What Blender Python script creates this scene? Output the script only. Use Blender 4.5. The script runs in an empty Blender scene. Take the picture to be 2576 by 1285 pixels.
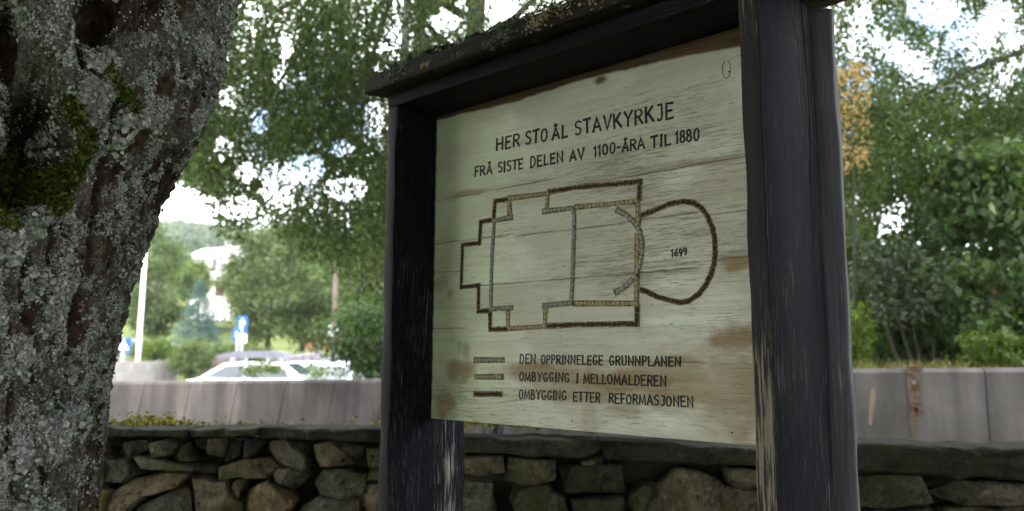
import bpy, bmesh, math, random
import numpy as np
from mathutils import Vector, Matrix

random.seed(7); rng = np.random.default_rng(11)
R = math.radians
S = bpy.context.scene
COL = S.collection

# ------------------------------------------------------------------ camera
EYE = 1.45
F_D, PITCH, ROLL = 3039.58/4096*2576, 0.1316, 0.0053      # focal length in sheet units of a 2576-wide picture
cam_d = bpy.data.cameras.new('camera'); cam = bpy.data.objects.new('camera', cam_d); COL.objects.link(cam)
cam_d.sensor_width = 36; cam_d.lens = 26.715; cam_d.clip_start = 0.05; cam_d.clip_end = 3000
cam.matrix_world = Matrix.Translation((0, 0, EYE)) @ Matrix.Rotation(R(90)+PITCH, 4, 'X') @ Matrix.Rotation(ROLL, 4, 'Z')
cam_d.dof.use_dof = True; cam_d.dof.focus_distance = 1.62; cam_d.dof.aperture_fstop = 3.4
S.camera = cam

# ------------------------------------------------------------------ light
SUN_EL, SUN_AZ = R(42), R(-155)         # azimuth from +Y towards +X: behind the viewer and to the left, above the trees
w = bpy.data.worlds.new('World'); S.world = w; w.use_nodes = True
nt = w.node_tree; nt.nodes.clear()
def wn(t, **k):
    n = nt.nodes.new(t)
    for a, b in k.items(): setattr(n, a, b)
    return n
out = wn('ShaderNodeOutputWorld'); bg = wn('ShaderNodeBackground'); bg.inputs['Strength'].default_value = 0.12
sky = wn('ShaderNodeTexSky', sky_type='NISHITA', sun_disc=False, sun_elevation=SUN_EL, sun_rotation=SUN_AZ)
tc = wn('ShaderNodeTexCoord')
no = wn('ShaderNodeTexNoise'); no.inputs['Scale'].default_value = 3.2; no.inputs['Detail'].default_value = 6
ramp = wn('ShaderNodeValToRGB'); ramp.color_ramp.elements[0].position = .36; ramp.color_ramp.elements[1].position = .47
mapn = wn('ShaderNodeMapping'); mapn.inputs['Location'].default_value = (0.35, 0.1, 0.2)
mix = wn('ShaderNodeMixRGB'); mix.inputs['Color2'].default_value = (13.0, 13.2, 13.6, 1)
L = nt.links.new
L(tc.outputs['Generated'], mapn.inputs['Vector']); L(mapn.outputs['Vector'], no.inputs['Vector'])
L(no.outputs['Fac'], ramp.inputs['Fac'])
# a rent in the cloud low ahead where blue sky shows
no2 = wn('ShaderNodeTexNoise'); no2.inputs['Scale'].default_value = 14; no2.inputs['Detail'].default_value = 4; L(tc.outputs['Generated'], no2.inputs['Vector'])
prev = ramp.outputs['Color']
for dx, dy, dz, rad in ((-.245, .927, .285, .075), (-.20, .93, .31, .05), (.39, .875, .285, .06)):
    ds = wn('ShaderNodeVectorMath', operation='DISTANCE'); ds.inputs[1].default_value = (dx, dy, dz); L(tc.outputs['Generated'], ds.inputs[0])
    ad = wn('ShaderNodeMath', operation='MULTIPLY_ADD'); L(no2.outputs['Fac'], ad.inputs[0]); ad.inputs[1].default_value = .14; L(ds.outputs['Value'], ad.inputs[2])
    mr = wn('ShaderNodeMapRange'); L(ad.outputs[0], mr.inputs['Value']); mr.inputs['From Min'].default_value = rad+.05; mr.inputs['From Max'].default_value = rad+.09
    mu = wn('ShaderNodeMath', operation='MULTIPLY'); L(prev, mu.inputs[0]); L(mr.outputs[0], mu.inputs[1]); prev = mu.outputs[0]
L(prev, mix.inputs['Fac'])
L(sky.outputs['Color'], mix.inputs['Color1']); L(mix.outputs['Color'], bg.inputs['Color']); L(bg.outputs['Background'], out.inputs['Surface'])
sd = bpy.data.lights.new('sun', 'SUN'); sd.energy = 1.25; sd.angle = R(5); sd.color = (1, .95, .87)
sun = bpy.data.objects.new('sun', sd); COL.objects.link(sun)
sdir = Vector((math.sin(SUN_AZ)*math.cos(SUN_EL), math.cos(SUN_AZ)*math.cos(SUN_EL), math.sin(SUN_EL)))
sun.rotation_euler = sdir.to_track_quat('Z', 'Y').to_euler()
S.view_settings.view_transform = 'Standard'; S.view_settings.look = 'None'; S.view_settings.gamma = 1
S.view_settings.exposure = 2.1
S.cycles.max_bounces = 6; S.cycles.transparent_max_bounces = 8; S.cycles.use_denoising = True

# ------------------------------------------------------------------ helpers
def ray(x, y):
    a0, b0 = x-1288, y-642.5
    c, s = math.cos(ROLL), math.sin(ROLL)
    a, b = a0*c+b0*s, -a0*s+b0*c
    v = (a/F_D, 1, -b/F_D); cp, sp = math.cos(PITCH), math.sin(PITCH)
    return Vector((v[0], v[1]*cp-v[2]*sp, v[1]*sp+v[2]*cp))
def at(x, y, Y):
    v = ray(x, y); t = Y/v.y
    return Vector((v.x*t, Y, EYE+v.z*t))
def project(P):                      # (N,3) world -> sheet x, y
    P = np.asarray(P, float); x, y, z = P[:, 0], P[:, 1], P[:, 2]-EYE
    cp, sp = math.cos(PITCH), math.sin(PITCH)
    fw, up = y*cp+z*sp, -y*sp+z*cp
    fw = np.maximum(fw, .01)
    a, b = x/fw*F_D, -up/fw*F_D; c, s = math.cos(ROLL), math.sin(ROLL)
    return 1288+a*c-b*s, 642.5+a*s+b*c
def mpp(Y): return Y/F_D             # metres for one sheet unit at depth Y

def _h(i, j, k):
    n = (i*374761393+j*668265263+k*2147483647+1013904223) & 0xffffffff
    n = ((n ^ (n >> 13))*1274126177) & 0xffffffff
    return ((n ^ (n >> 16)) & 0xffff)/65535.0
def vnoise(P):
    P = np.asarray(P, float); f = np.floor(P).astype(np.int64); t = P-f; t = t*t*(3-2*t)
    r = 0
    for a in (0, 1):
        for b in (0, 1):
            for c in (0, 1):
                wgt = (t[:, 0] if a else 1-t[:, 0])*(t[:, 1] if b else 1-t[:, 1])*(t[:, 2] if c else 1-t[:, 2])
                r = r+wgt*_h(f[:, 0]+a, f[:, 1]+b, f[:, 2]+c)
    return r
def fbm(P, o=4, g=.5):
    P = np.asarray(P, float); r = 0; a = 1; tot = 0
    for i in range(o):
        r = r+a*vnoise(P*(2.03**i)+17.3*i); tot += a; a *= g
    return r/tot
def sstep(a, b, x):
    t = np.clip((np.asarray(x, float)-a)/(b-a), 0, 1); return t*t*(3-2*t)

def tag(o, label=None, cat=None, group=None, kind=None):
    if label: o['label'] = label
    if cat: o['category'] = cat
    if group: o['group'] = group
    if kind: o['kind'] = kind
    return o
def empty(name, loc=(0, 0, 0), rz=0.0):
    o = bpy.data.objects.new(name, None); COL.objects.link(o); o.location = loc; o.rotation_euler = (0, 0, rz)
    o.empty_display_size = .1
    return o
def link_mesh(name, me, mat, parent=None, smooth=False):
    o = bpy.data.objects.new(name, me); COL.objects.link(o)
    for m in (mat if isinstance(mat, (list, tuple)) else [mat]):
        me.materials.append(m)
    if parent: o.parent = parent
    if smooth: me.polygons.foreach_set('use_smooth', [True]*len(me.polygons))
    return o
def quads_mesh(name, V, Q, mat, parent=None, smooth=False, attrs=None):
    """V (N,3), Q (M,k) index array of faces of equal size"""
    V = np.asarray(V, np.float32); Q = np.asarray(Q, np.int32); k = Q.shape[1]
    me = bpy.data.meshes.new(name)
    me.vertices.add(len(V)); me.vertices.foreach_set('co', V.ravel())
    me.loops.add(Q.size); me.loops.foreach_set('vertex_index', Q.ravel())
    me.polygons.add(len(Q)); me.polygons.foreach_set('loop_start', np.arange(0, Q.size, k, dtype=np.int32))
    me.polygons.foreach_set('loop_total', np.full(len(Q), k, np.int32))
    if smooth: me.polygons.foreach_set('use_smooth', np.ones(len(Q), bool))
    me.update(calc_edges=True)
    for an, (dom, val) in (attrs or {}).items():
        a = me.attributes.new(an, 'FLOAT', dom); a.data.foreach_set('value', np.asarray(val, np.float32))
    me.validate()
    o = bpy.data.objects.new(name, me); COL.objects.link(o)
    me.materials.append(mat)
    if parent: o.parent = parent
    return o
class MB:
    """collects simple solids into one mesh"""
    def __init__(s): s.bm = bmesh.new()
    def box(s, lo, hi, bev=0, M=None):
        lo, hi = Vector(lo), Vector(hi)
        r = bmesh.ops.create_cube(s.bm, size=1)
        for v in r['verts']:
            v.co = Vector(((v.co.x+.5)*(hi.x-lo.x)+lo.x, (v.co.y+.5)*(hi.y-lo.y)+lo.y, (v.co.z+.5)*(hi.z-lo.z)+lo.z))
        vs = r['verts']
        if bev:
            es = list({e for v in vs for e in v.link_edges})
            q = bmesh.ops.bevel(s.bm, geom=es, offset=bev, segments=2, affect='EDGES', profile=.5)
            vs = list({v for f in q['faces'] for v in f.verts} | {v for v in vs if v.is_valid})
        if M:
            for v in vs: v.co = M @ v.co
        return s
    def tube(s, pts, rad, n=8, cap=True):
        pts = [Vector(p) for p in pts]; rad = rad if isinstance(rad, (list, tuple)) else [rad]*len(pts)
        rings = []
        for i, p in enumerate(pts):
            d = (pts[min(i+1, len(pts)-1)]-pts[max(i-1, 0)]).normalized()
            a = d.orthogonal().normalized() if i == 0 else (pa-d*pa.dot(d)).normalized()
            pa = a; b = d.cross(a)
            rings.append([s.bm.verts.new(p+(a*math.cos(2*math.pi*k/n)+b*math.sin(2*math.pi*k/n))*rad[i]) for k in range(n)])
        for q, r in zip(rings, rings[1:]):
            for k in range(n): s.bm.faces.new((q[k], q[(k+1) % n], r[(k+1) % n], r[k]))
        if cap: s.bm.faces.new(rings[0][::-1]); s.bm.faces.new(rings[-1])
        return s
    def prism(s, poly, axis, a, b):
        """polygon of 2D points extruded along axis ('x','y','z') from a to b"""
        def P(p, t): return {'x': (t, p[0], p[1]), 'y': (p[0], t, p[1]), 'z': (p[0], p[1], t)}[axis]
        A = [s.bm.verts.new(P(p, a)) for p in poly]; B = [s.bm.verts.new(P(p, b)) for p in poly]
        n = len(poly)
        s.bm.faces.new(A); s.bm.faces.new(B[::-1])
        for i in range(n): s.bm.faces.new((A[i], B[i], B[(i+1) % n], A[(i+1) % n]))
        return s
    def faces(s, pts, fs):
        v = [s.bm.verts.new(p) for p in pts]
        for f in fs: s.bm.faces.new([v[i] for i in f])
        return s
    def build(s, name, mat, parent=None, smooth=False):
        bmesh.ops.recalc_face_normals(s.bm, faces=s.bm.faces[:])
        me = bpy.data.meshes.new(name); s.bm.to_mesh(me); s.bm.free()
        return link_mesh(name, me, mat, parent, smooth)

# ------------------------------------------------------------------ materials
class NT:
    def __init__(s, name, rough=.8, spec=.3):
        s.m = bpy.data.materials.new(name); s.m.use_nodes = True; s.t = s.m.node_tree
        s.b = s.t.nodes['Principled BSDF']; s.b.inputs['Roughness'].default_value = rough
        s.b.inputs['Specular IOR Level'].default_value = spec
        s.out = s.t.nodes['Material Output']
    def n(s, t, ins=None, **k):
        x = s.t.nodes.new(t)
        for a, b in k.items(): setattr(x, a, b)
        for a, b in (ins or {}).items(): s.set(x, a, b)
        return x
    def set(s, node, key, val):
        i = node.inputs[key]
        if hasattr(val, 'is_output'): s.t.links.new(val, i)
        elif isinstance(val, bpy.types.Node): s.t.links.new(val.outputs[0], i)
        elif isinstance(val, (tuple, list)) and len(val) == 3 and i.type == 'RGBA': i.default_value = (*val, 1)
        else: i.default_value = val
    def coord(s, scale=(1, 1, 1), loc=(0, 0, 0), kind='Object'):
        c = s.n('ShaderNodeTexCoord'); m = s.n('ShaderNodeMapping', {'Vector': c.outputs[kind], 'Scale': scale, 'Location': loc}); return m
    def noise(s, scale, detail=4, vec=None, rough=.55, dist=0):
        return s.n('ShaderNodeTexNoise', {'Scale': scale, 'Detail': detail, 'Roughness': rough, 'Distortion': dist, **({'Vector': vec} if vec else {})}).outputs['Fac']
    def ramp(s, fac, stops):
        r = s.n('ShaderNodeValToRGB', {'Fac': fac}); e = r.color_ramp.elements
        while len(e) < len(stops): e.new(.5)
        for i, (p, c) in enumerate(stops):
            e[i].position = p; e[i].color = (*c, 1) if isinstance(c, (tuple, list)) else (c, c, c, 1)
        return r.outputs['Color']
    def mix(s, fac, a, b, mode='MIX'):
        return s.n('ShaderNodeMixRGB', {'Fac': fac, 'Color1': a, 'Color2': b}, blend_type=mode).outputs['Color']
    def math(s, op, a, b=0.0, clamp=False):
        return s.n('ShaderNodeMath', {0: a, 1: b}, operation=op, use_clamp=clamp).outputs[0]
    def attr(s, name): return s.n('ShaderNodeAttribute', attribute_name=name).outputs['Fac']
    def bump(s, h, strength=.5, dist=.01):
        s.set(s.b, 'Normal', s.n('ShaderNodeBump', {'Height': h, 'Strength': strength, 'Distance': dist}).outputs['Normal'])
    def color(s, c): s.set(s.b, 'Base Color', c); return s

def m_plain(name, col, rough=.6, var=.12, scale=8, spec=.3, metal=0):
    t = NT(name, rough, spec); n = t.noise(scale, 4, t.coord())
    a = tuple(c*(1-var) for c in col); b = tuple(min(1, c*(1+var)) for c in col)
    t.color(t.ramp(n, [(.3, a), (.7, b)])); t.b.inputs['Metallic'].default_value = metal
    return t.m
def m_leaf(name, dark, light, trans=.35, rough=.5, through=(1.3, 1.35, .6)):
    t = NT(name, rough, .3)
    a = t.attr('tint'); c = t.ramp(a, [(0, dark), (.6, tuple((x+y)/2 for x, y in zip(dark, light))), (1, light)])
    t.color(c)
    tr = t.n('ShaderNodeBsdfTranslucent', {'Color': t.mix(1, c, through, 'MULTIPLY')})
    mx = t.n('ShaderNodeMixShader', {0: trans, 1: t.b.outputs[0], 2: tr.outputs[0]})
    t.t.links.new(mx.outputs[0], t.out.inputs['Surface'])
    return t.m
def m_wood(name, base, worn, thr, axis='z', alt=None, seed=0., patch=None, spec=.2):
    """painted board, paint worn off along the grain"""
    t = NT(name, .72, spec)
    sc = {'z': (1, 1, .028), 'x': (.028, 1, 1)}[axis]
    g = t.noise(260, 5, t.coord(sc, (seed, seed, seed)), .65)
    big = t.noise(7, 3, t.coord({'z': (1, 1, .35), 'x': (.35, 1, 1)}[axis], (seed, 0, seed)))
    k = t.math('ADD', g, t.math('MULTIPLY', t.math('SUBTRACT', big, .5), .55))
    if patch:                      # (y centre, half width, height below which the paint has gone)
        sp = t.n('ShaderNodeSeparateXYZ', {'Vector': t.n('ShaderNodeTexCoord').outputs['Object']})
        py = t.math('SUBTRACT', 1.0, t.math('DIVIDE', t.math('ABSOLUTE', t.math('SUBTRACT', sp.outputs['Y'], patch[0])), patch[1]), True)
        pz = t.math('MULTIPLY', t.math('SUBTRACT', patch[2], sp.outputs['Z']), 6.0, True)
        k = t.math('ADD', k, t.math('MULTIPLY', t.math('MULTIPLY', py, pz), .15))
    mk = t.ramp(k, [(thr, 0.0), (thr+.07, 1.0)])
    g2 = t.noise(90, 4, t.coord(sc, (3+seed, 1, 2)))
    b2 = t.ramp(g2, [(.3, tuple(c*.65 for c in base)), (.7, tuple(c*1.45 for c in base))])
    if alt: b2 = t.mix(t.ramp(t.noise(5, 3, t.coord((1, 1, .4), (9, seed, 0))), [(.45, 0.), (.62, 1.)]), b2, alt)
    hair = t.noise(620, 4, t.coord(tuple(v*.6 if v < .1 else v for v in sc), (seed+4, 2, 1)), .7)
    hm = t.ramp(t.math('ADD', hair, t.math('MULTIPLY', t.math('SUBTRACT', big, .5), .25)), [(.585, 0.), (.66, .55)])
    b2 = t.mix(hm, b2, tuple(.55*c for c in worn))
    w2 = t.ramp(g2, [(.3, tuple(c*.6 for c in worn)), (.7, worn)])
    t.color(t.mix(mk, b2, w2))
    t.bump(t.math('ADD', t.math('MULTIPLY', g2, .6), t.math('MULTIPLY', mk, -.4)), .55, .003)
    return t.m

# leaf clouds ------------------------------------------------------------------
def leaf_mesh(name, P, size, mat, parent=None, tint=None, droop=.3, wid=.62, sizevar=.4, facing=0.0):
    P = np.asarray(P, float); N = len(P)
    a = rng.normal(size=(N, 3)); a[:, 2] -= droop*2; a /= np.linalg.norm(a, axis=1)[:, None]
    b = rng.normal(size=(N, 3)); b = b-(b*a).sum(1)[:, None]*a; b /= np.linalg.norm(b, axis=1)[:, None]
    nrm = np.cross(a, b)
    Ls = (size*(1+sizevar*rng.uniform(-1, 1, N)))[:, None] if np.isscalar(size) else (size*(1+sizevar*rng.uniform(-1, 1, N)))[:, None]
    V = np.empty((N, 4, 3))
    V[:, 0] = P; V[:, 2] = P+a*Ls
    fold = nrm*Ls*.10
    V[:, 1] = P+a*Ls*.45+b*Ls*wid*.5+fold; V[:, 3] = P+a*Ls*.45-b*Ls*wid*.5+fold
    Q = np.arange(N*4).reshape(N, 4)
    if tint is None: tint = rng.uniform(0, 1, N)
    return quads_mesh(name, V.reshape(-1, 3), Q, mat, parent, attrs={'tint': ('FACE', tint)})
def strands(starts, length, step, jitter, sway=.25):
    """hanging twigs: points along them and a tint per twig"""
    P = []; T = []
    for s, Ln in zip(starts, length):
        n = max(3, int(Ln/step)); d = rng.normal(size=3)*sway; d[2] = -1
        t = np.linspace(0, 1, n)[:, None]
        p = np.asarray(s)+t*Ln*d/np.linalg.norm(d)+np.array([d[0], d[1], 0])*(1-t)*Ln*.3+rng.normal(size=(n, 3))*jitter
        P.append(p); T.append(np.clip(rng.uniform(.1, .8)+rng.normal(size=n)*.18, 0, 1))
    return np.concatenate(P), np.concatenate(T)
def clumps(C, rad, n, flat=.7, tvar=.16):
    """gaussian leaf clumps round the centres C"""
    P = []; T = []
    for c, r in zip(C, rad):
        k = int(n*(.6+.8*random.random()))
        v = rng.normal(size=(k, 3)); v[:, 2] *= flat
        P.append(np.asarray(c)+v*r*.55); T.append(np.clip(rng.uniform(.1, .75)+rng.normal(size=k)*tvar, 0, 1))
    return np.concatenate(P), np.concatenate(T)
def ell_clumps(c, r, k, rs, n, low=-1.0):
    """clump centres through an ellipsoid volume, most of them near its skin"""
    C = []
    while len(C) < k:
        v = rng.normal(size=3); v /= np.linalg.norm(v)
        if v[2] < low: continue
        q = .45+.6*rng.uniform()**.6
        C.append(np.array(c)+v*np.array(r)*q)
    return clumps(C, rng.uniform(.6, 1.3, k)*rs, n)

# ------------------------------------------------------------------ setting: ground and far land
def zt(x, y):
    """height of the land"""
    x = np.asarray(x, float); y = np.asarray(y, float)
    r_ = x/np.maximum(y, 1); wy = 6.35-1.35*(r_-.235)
    right = np.maximum(sstep(.02, .22, r_)*sstep(8.4, 9.4, y), sstep(.25, .28, r_)*sstep(.12, .4, y-wy))
    road = -.3*sstep(5, 9, y)
    bank = 1.55*sstep(32.5, 40, y)
    slope = .05*np.minimum(np.maximum(y-45, 0), 30)+.205*np.maximum(y-75, 0)
    hillx = 1.0-.22*sstep(-60, 40, x)+.10*np.sin(x*.021+1)+.06*np.sin(x*.06)
    left = road+bank+np.minimum(slope*hillx, 70+6*np.sin(x*.03))
    rt = 1.22+.12*sstep(7, 14, y)+.06*np.maximum(y-14, 0)
    return left*(1-right)+np.maximum(rt, left)*right
def terrain(xs, ys, name, mat):
    X, Y = np.meshgrid(xs, ys); Z = zt(X, Y)+.05*(vnoise(np.c_[X.ravel()*.6, Y.ravel()*.6, X.ravel()*0])-.5).reshape(X.shape)*sstep(4, 8, Y)
    V = np.c_[X.ravel(), Y.ravel(), Z.ravel()]; n = len(xs)
    i, j = np.meshgrid(np.arange(len(ys)-1), np.arange(n-1), indexing='ij'); a = (i*n+j).ravel()
    return quads_mesh(name, V, np.c_[a, a+1, a+n+1, a+n], mat, smooth=True)
t = NT('grass_ground', .95, .1); n1 = t.noise(.6, 5, t.coord()); n2 = t.noise(14, 4, t.coord())
g1 = t.ramp(n1, [(.35, (.045, .075, .02)), (.55, (.10, .13, .035)), (.7, (.17, .17, .06))])
t.color(t.mix(.5, g1, t.ramp(n2, [(.3, (.04, .05, .015)), (.7, (.16, .18, .06))])))
ys = np.concatenate([np.arange(-14, 20, .45), np.arange(20, 80, 1.2), np.arange(80, 520, 7.), [600, 900, 1500]])
xs = np.concatenate([[-900, -500, -300], np.arange(-220, -40, 6.), np.arange(-40, -12, 1.2), np.arange(-12, 14, .45), np.arange(14, 40, 1.2), np.arange(40, 220, 6.), [300, 500, 900]])
tag(terrain(xs, ys, 'ground', t.m), kind='structure')
t = NT('asphalt', .9, .2); t.color(t.ramp(t.noise(60, 4, t.coord()), [(.3, (.045, .045, .048)), (.7, (.075, .075, .078))]))
mb = MB(); mb.faces([(-45, 12, -.27), (1.2, 12, -.27), (4.5, 31.5, -.27), (-45, 31.5, -.27)], [(0, 1, 2, 3)])
tag(mb.build('road', t.m), kind='structure')

# ------------------------------------------------------------------ the sign
TH = 0.8467
SX0, SY0 = .4586, 1.35
ANG = math.atan2(-math.cos(TH), math.sin(TH))          # local x runs right along the board, local y away from the viewer
sign = empty('information_sign', (SX0, SY0, 0), ANG)
tag(sign, 'roofed wooden sign with a cream lettered board between two dark plank posts', 'sign')
m_post = m_wood('dark_painted_plank', (.0078, .0071, .0112), (.15, .14, .12), .63, 'z', None, 0, None, .03)
m_post2 = m_wood('dark_painted_plank_worn', (.0078, .0071, .0112), (.27, .25, .215), .67, 'z', None, 2, (.208, .062, EYE-.14), .03)
m_front2 = m_wood('plank_edge', (.016, .0145, .014), (.12, .10, .075), .66, 'z', None, 5)
m_front = m_wood('worn_plank_edge', (.016, .0145, .014), (.22, .195, .14), .61, 'z', None, 5, (.0, .05, EYE+.05))
m_batten = m_wood('lightened_plank', (.058, .055, .069), (.24, .23, .22), .66, 'z', None, 8)  # base lightened so the batten reads paler than the posts
m_head = m_wood('dark_header', (.009, .0085, .012), (.12, .11, .09), .76, 'x', None, 3, None, .1)
PW, PD, GAP = .0382, .2818, 1.0027
def plank(name, lo, hi, mat, parent, nz=150, seed=0, amp=.0022, mats=None):
    """upright plank with slightly wavering, rounded arrises"""
    V = []; Q = []
    x0, y0, z0 = lo; x1, y1, z1 = hi; r = .0035
    base = [(x0+r, y0), (x0+r*.3, y0+r*.3), (x0, y0+r)]
    prof = []
    for (cx, cy, sx, sy) in ((x0, y0, 1, 1), (x1, y0, -1, 1), (x1, y1, -1, -1), (x0, y1, 1, -1)):
        a = [(cx+sx*r, cy), (cx+sx*r*.3, cy+sy*r*.3), (cx, cy+sy*r)]
        if sx*sy > 0: a = a[::-1]
        prof += a
    n = len(prof); zs = np.linspace(z0, z1, nz)
    for k, z in enumerate(zs):
        for i, (px_, py_) in enumerate(prof):
            cr = i//3
            q = np.array([[cr*9.1+seed, z*9, 0.], [cr*9.1+seed, z*9, 7.], [cr*3.3+seed, z*55, 3.]])
            v = vnoise(q)-.5
            V.append((px_+v[0]*amp*2+v[2]*amp*.7, py_+v[1]*amp*2-v[2]*amp*.7, z))
    for k in range(nz-1):
        for i in range(n):
            Q.append((k*n+i, k*n+(i+1) % n, (k+1)*n+(i+1) % n, (k+1)*n+i))
    o = quads_mesh(name, V, Q, mat[0], parent)
    me = o.data
    bm = bmesh.new(); bm.from_mesh(me); bm.verts.ensure_lookup_table()
    bm.faces.new([bm.verts[i] for i in range(n)]); bm.faces.new([bm.verts[(nz-1)*n+i] for i in range(n)])
    bmesh.ops.recalc_face_normals(bm, faces=bm.faces[:])
    bm.to_mesh(me); bm.free()
    for m in mat[1:]: me.materials.append(m)
    if len(mat) > 1:
        for p in me.polygons:
            if p.normal.y < -.75: p.material_index = 1
    return o
ZR = EYE+.727                                            # underside of the roof at its front edge
def roof_z(y): return ZR+(y+.05)*.108
post_r = plank('post', (-PW, 0, -.02), (0, PD, EYE+.745), (m_post, m_front), sign, 190, 1)
post_l = plank('post', (-2*PW-GAP, 0, -.02), (-PW-GAP, PD, EYE+.6885), (m_post2, m_front2), sign, 170, 21)
# splayed batten fixed behind the right hand post, standing out past its outer side
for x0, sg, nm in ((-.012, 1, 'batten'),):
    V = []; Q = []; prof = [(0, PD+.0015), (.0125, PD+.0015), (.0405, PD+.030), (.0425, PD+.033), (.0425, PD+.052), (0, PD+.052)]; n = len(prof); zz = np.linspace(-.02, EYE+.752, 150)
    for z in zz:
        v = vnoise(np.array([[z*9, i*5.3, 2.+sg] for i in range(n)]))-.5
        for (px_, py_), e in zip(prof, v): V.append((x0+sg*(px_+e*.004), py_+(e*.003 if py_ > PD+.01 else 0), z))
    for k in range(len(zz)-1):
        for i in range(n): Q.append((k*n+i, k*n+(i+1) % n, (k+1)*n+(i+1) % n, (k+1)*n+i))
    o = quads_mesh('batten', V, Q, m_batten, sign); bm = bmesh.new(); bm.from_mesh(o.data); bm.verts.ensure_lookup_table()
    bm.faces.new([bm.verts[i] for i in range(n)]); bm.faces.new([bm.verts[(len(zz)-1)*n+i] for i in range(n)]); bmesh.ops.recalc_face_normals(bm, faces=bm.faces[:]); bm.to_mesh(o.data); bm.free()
mb = MB(); mb.box((-2*PW-GAP-.001, -.002, EYE+.690), (-PW-.0015, .1445, EYE+.7275), .004)
mb.build('header_beam', m_head, sign)
mb = MB(); mb.box((-2*PW-GAP+.001, .147, EYE+.6895), (-PW-GAP+.0035, PD-.001, EYE+.744), .002); mb.build('cap_block', m_head, sign)
mb = MB(); mb.box((-PW-GAP+.004, .172, EYE+.668), (-PW-.004, PD-.003, EYE+.745), .004)
mb.build('back_rail', m_head, sign)
# a long drying crack in the right hand plank, cut as a dark gap strip
t = NT('crack_dark', .95, .05); t.color((.004, .004, .005)); m_dark = t.m
pts = []
for k in range(60):
    z = EYE+.75-k*.0125
    y = .218+.010*math.sin(k*.11)+.0035*(vnoise(np.array([[k*.45, 3., 1.]]))[0]-.5)*2+k*.00045
    pts.append((y, z, max(.0006, .0024*(1-k/62)*(.5+vnoise(np.array([[k*.3, 8., 1.]]))[0]))))
V = []; Q = []
for y, z, wd in pts: V += [(.0012, y-wd, z), (.0012, y+wd, z)]
for k in range(len(pts)-1): Q.append((2*k, 2*k+1, 2*k+3, 2*k+2))
quads_mesh('drying_crack', V, Q, m_dark, post_r)
pts = [(.092+.004*math.sin(k*.5), EYE+.75-k*.0125, .0011*(1-k/11)+.0003) for k in range(10)]
V = []; Q = []
for y, z, wd in pts: V += [(.0012, y-wd, z), (.0012, y+wd, z)]
for k in range(len(pts)-1): Q.append((2*k, 2*k+1, 2*k+3, 2*k+2))
quads_mesh('drying_crack', V, Q, m_dark, post_r)

# roof plank: one slab leaning forward, lichen on its front edge
t = NT('roof_plank', .8, .2)
nx = t.noise(180, 5, t.coord((.03, 1, 1))); nb = t.noise(26, 5, t.coord(), .6); zone = t.noise(6, 2, t.coord((1, 1, 1), (4.2, 0, 0)))
c0 = t.ramp(nx, [(.3, (.008, .0072, .005)), (.7, (.026, .022, .015))])
c1 = t.mix(t.ramp(t.math('ADD', nb, t.math('MULTIPLY', zone, .35)), [(.80, 0.), (.86, .8)]), c0, (.20, .155, .085))
c2 = t.mix(t.ramp(t.noise(40, 4, t.coord((1, 1, 1), (1, 5, 2))), [(.62, 0.), (.70, .7)]), c1, (.06, .075, .045))
t.color(c2); t.bump(t.math('ADD', nx, nb), .8, .004); m_roof = t.m
RX0, RX1, RY0, RY1, RT = -1.125, .092, -.05, .335, .0500
nxx, nyy = 260, 30
V = []; Q = []
gx = np.linspace(RX0, RX1, nxx)
prof = [(RY0+.004, 0), (RY0, .004)]+[(RY0-.0005, RT*k/7) for k in range(1, 7)]+[(RY0+.002, RT-.003), (RY0+.007, RT)]+[(RY0+(RY1-RY0)*k/10, RT) for k in range(1, 10)]+[(RY1, RT), (RY1, 0)]+[(RY1-(RY1-RY0)*k/6, 0) for k in range(1, 6)]
n = len(prof)
for i, x in enumerate(gx):
    q = np.array([[x*14, y*14, h*20+3] for y, h in prof]); v = (fbm(q, 4)-.5)
    big = vnoise(np.array([[x*5, 2.2, 1.]]))[0]-.5
    for (y, h), vv in zip(prof, v):
        V.append((x+(vv*.006 if i in (0, nxx-1) else 0), y+vv*.006*(1 if y < RY0+.02 else 0), roof_z(y)+h+(vv*.014+big*.006 if h > RT*.8 else vv*.004)))
for i in range(nxx-1):
    for j in range(n): Q.append((i*n+j, i*n+(j+1) % n, (i+1)*n+(j+1) % n, (i+1)*n+j))
roof = quads_mesh('roof', V, Q, m_roof, sign)
bm = bmesh.new(); bm.from_mesh(roof.data); bm.verts.ensure_lookup_table()
bm.faces.new([bm.verts[i] for i in range(n)]); bm.faces.new([bm.verts[(nxx-1)*n+i] for i in range(n)])
bmesh.ops.recalc_face_normals(bm, faces=bm.faces[:]); bm.to_mesh(roof.data); bm.free()

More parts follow.
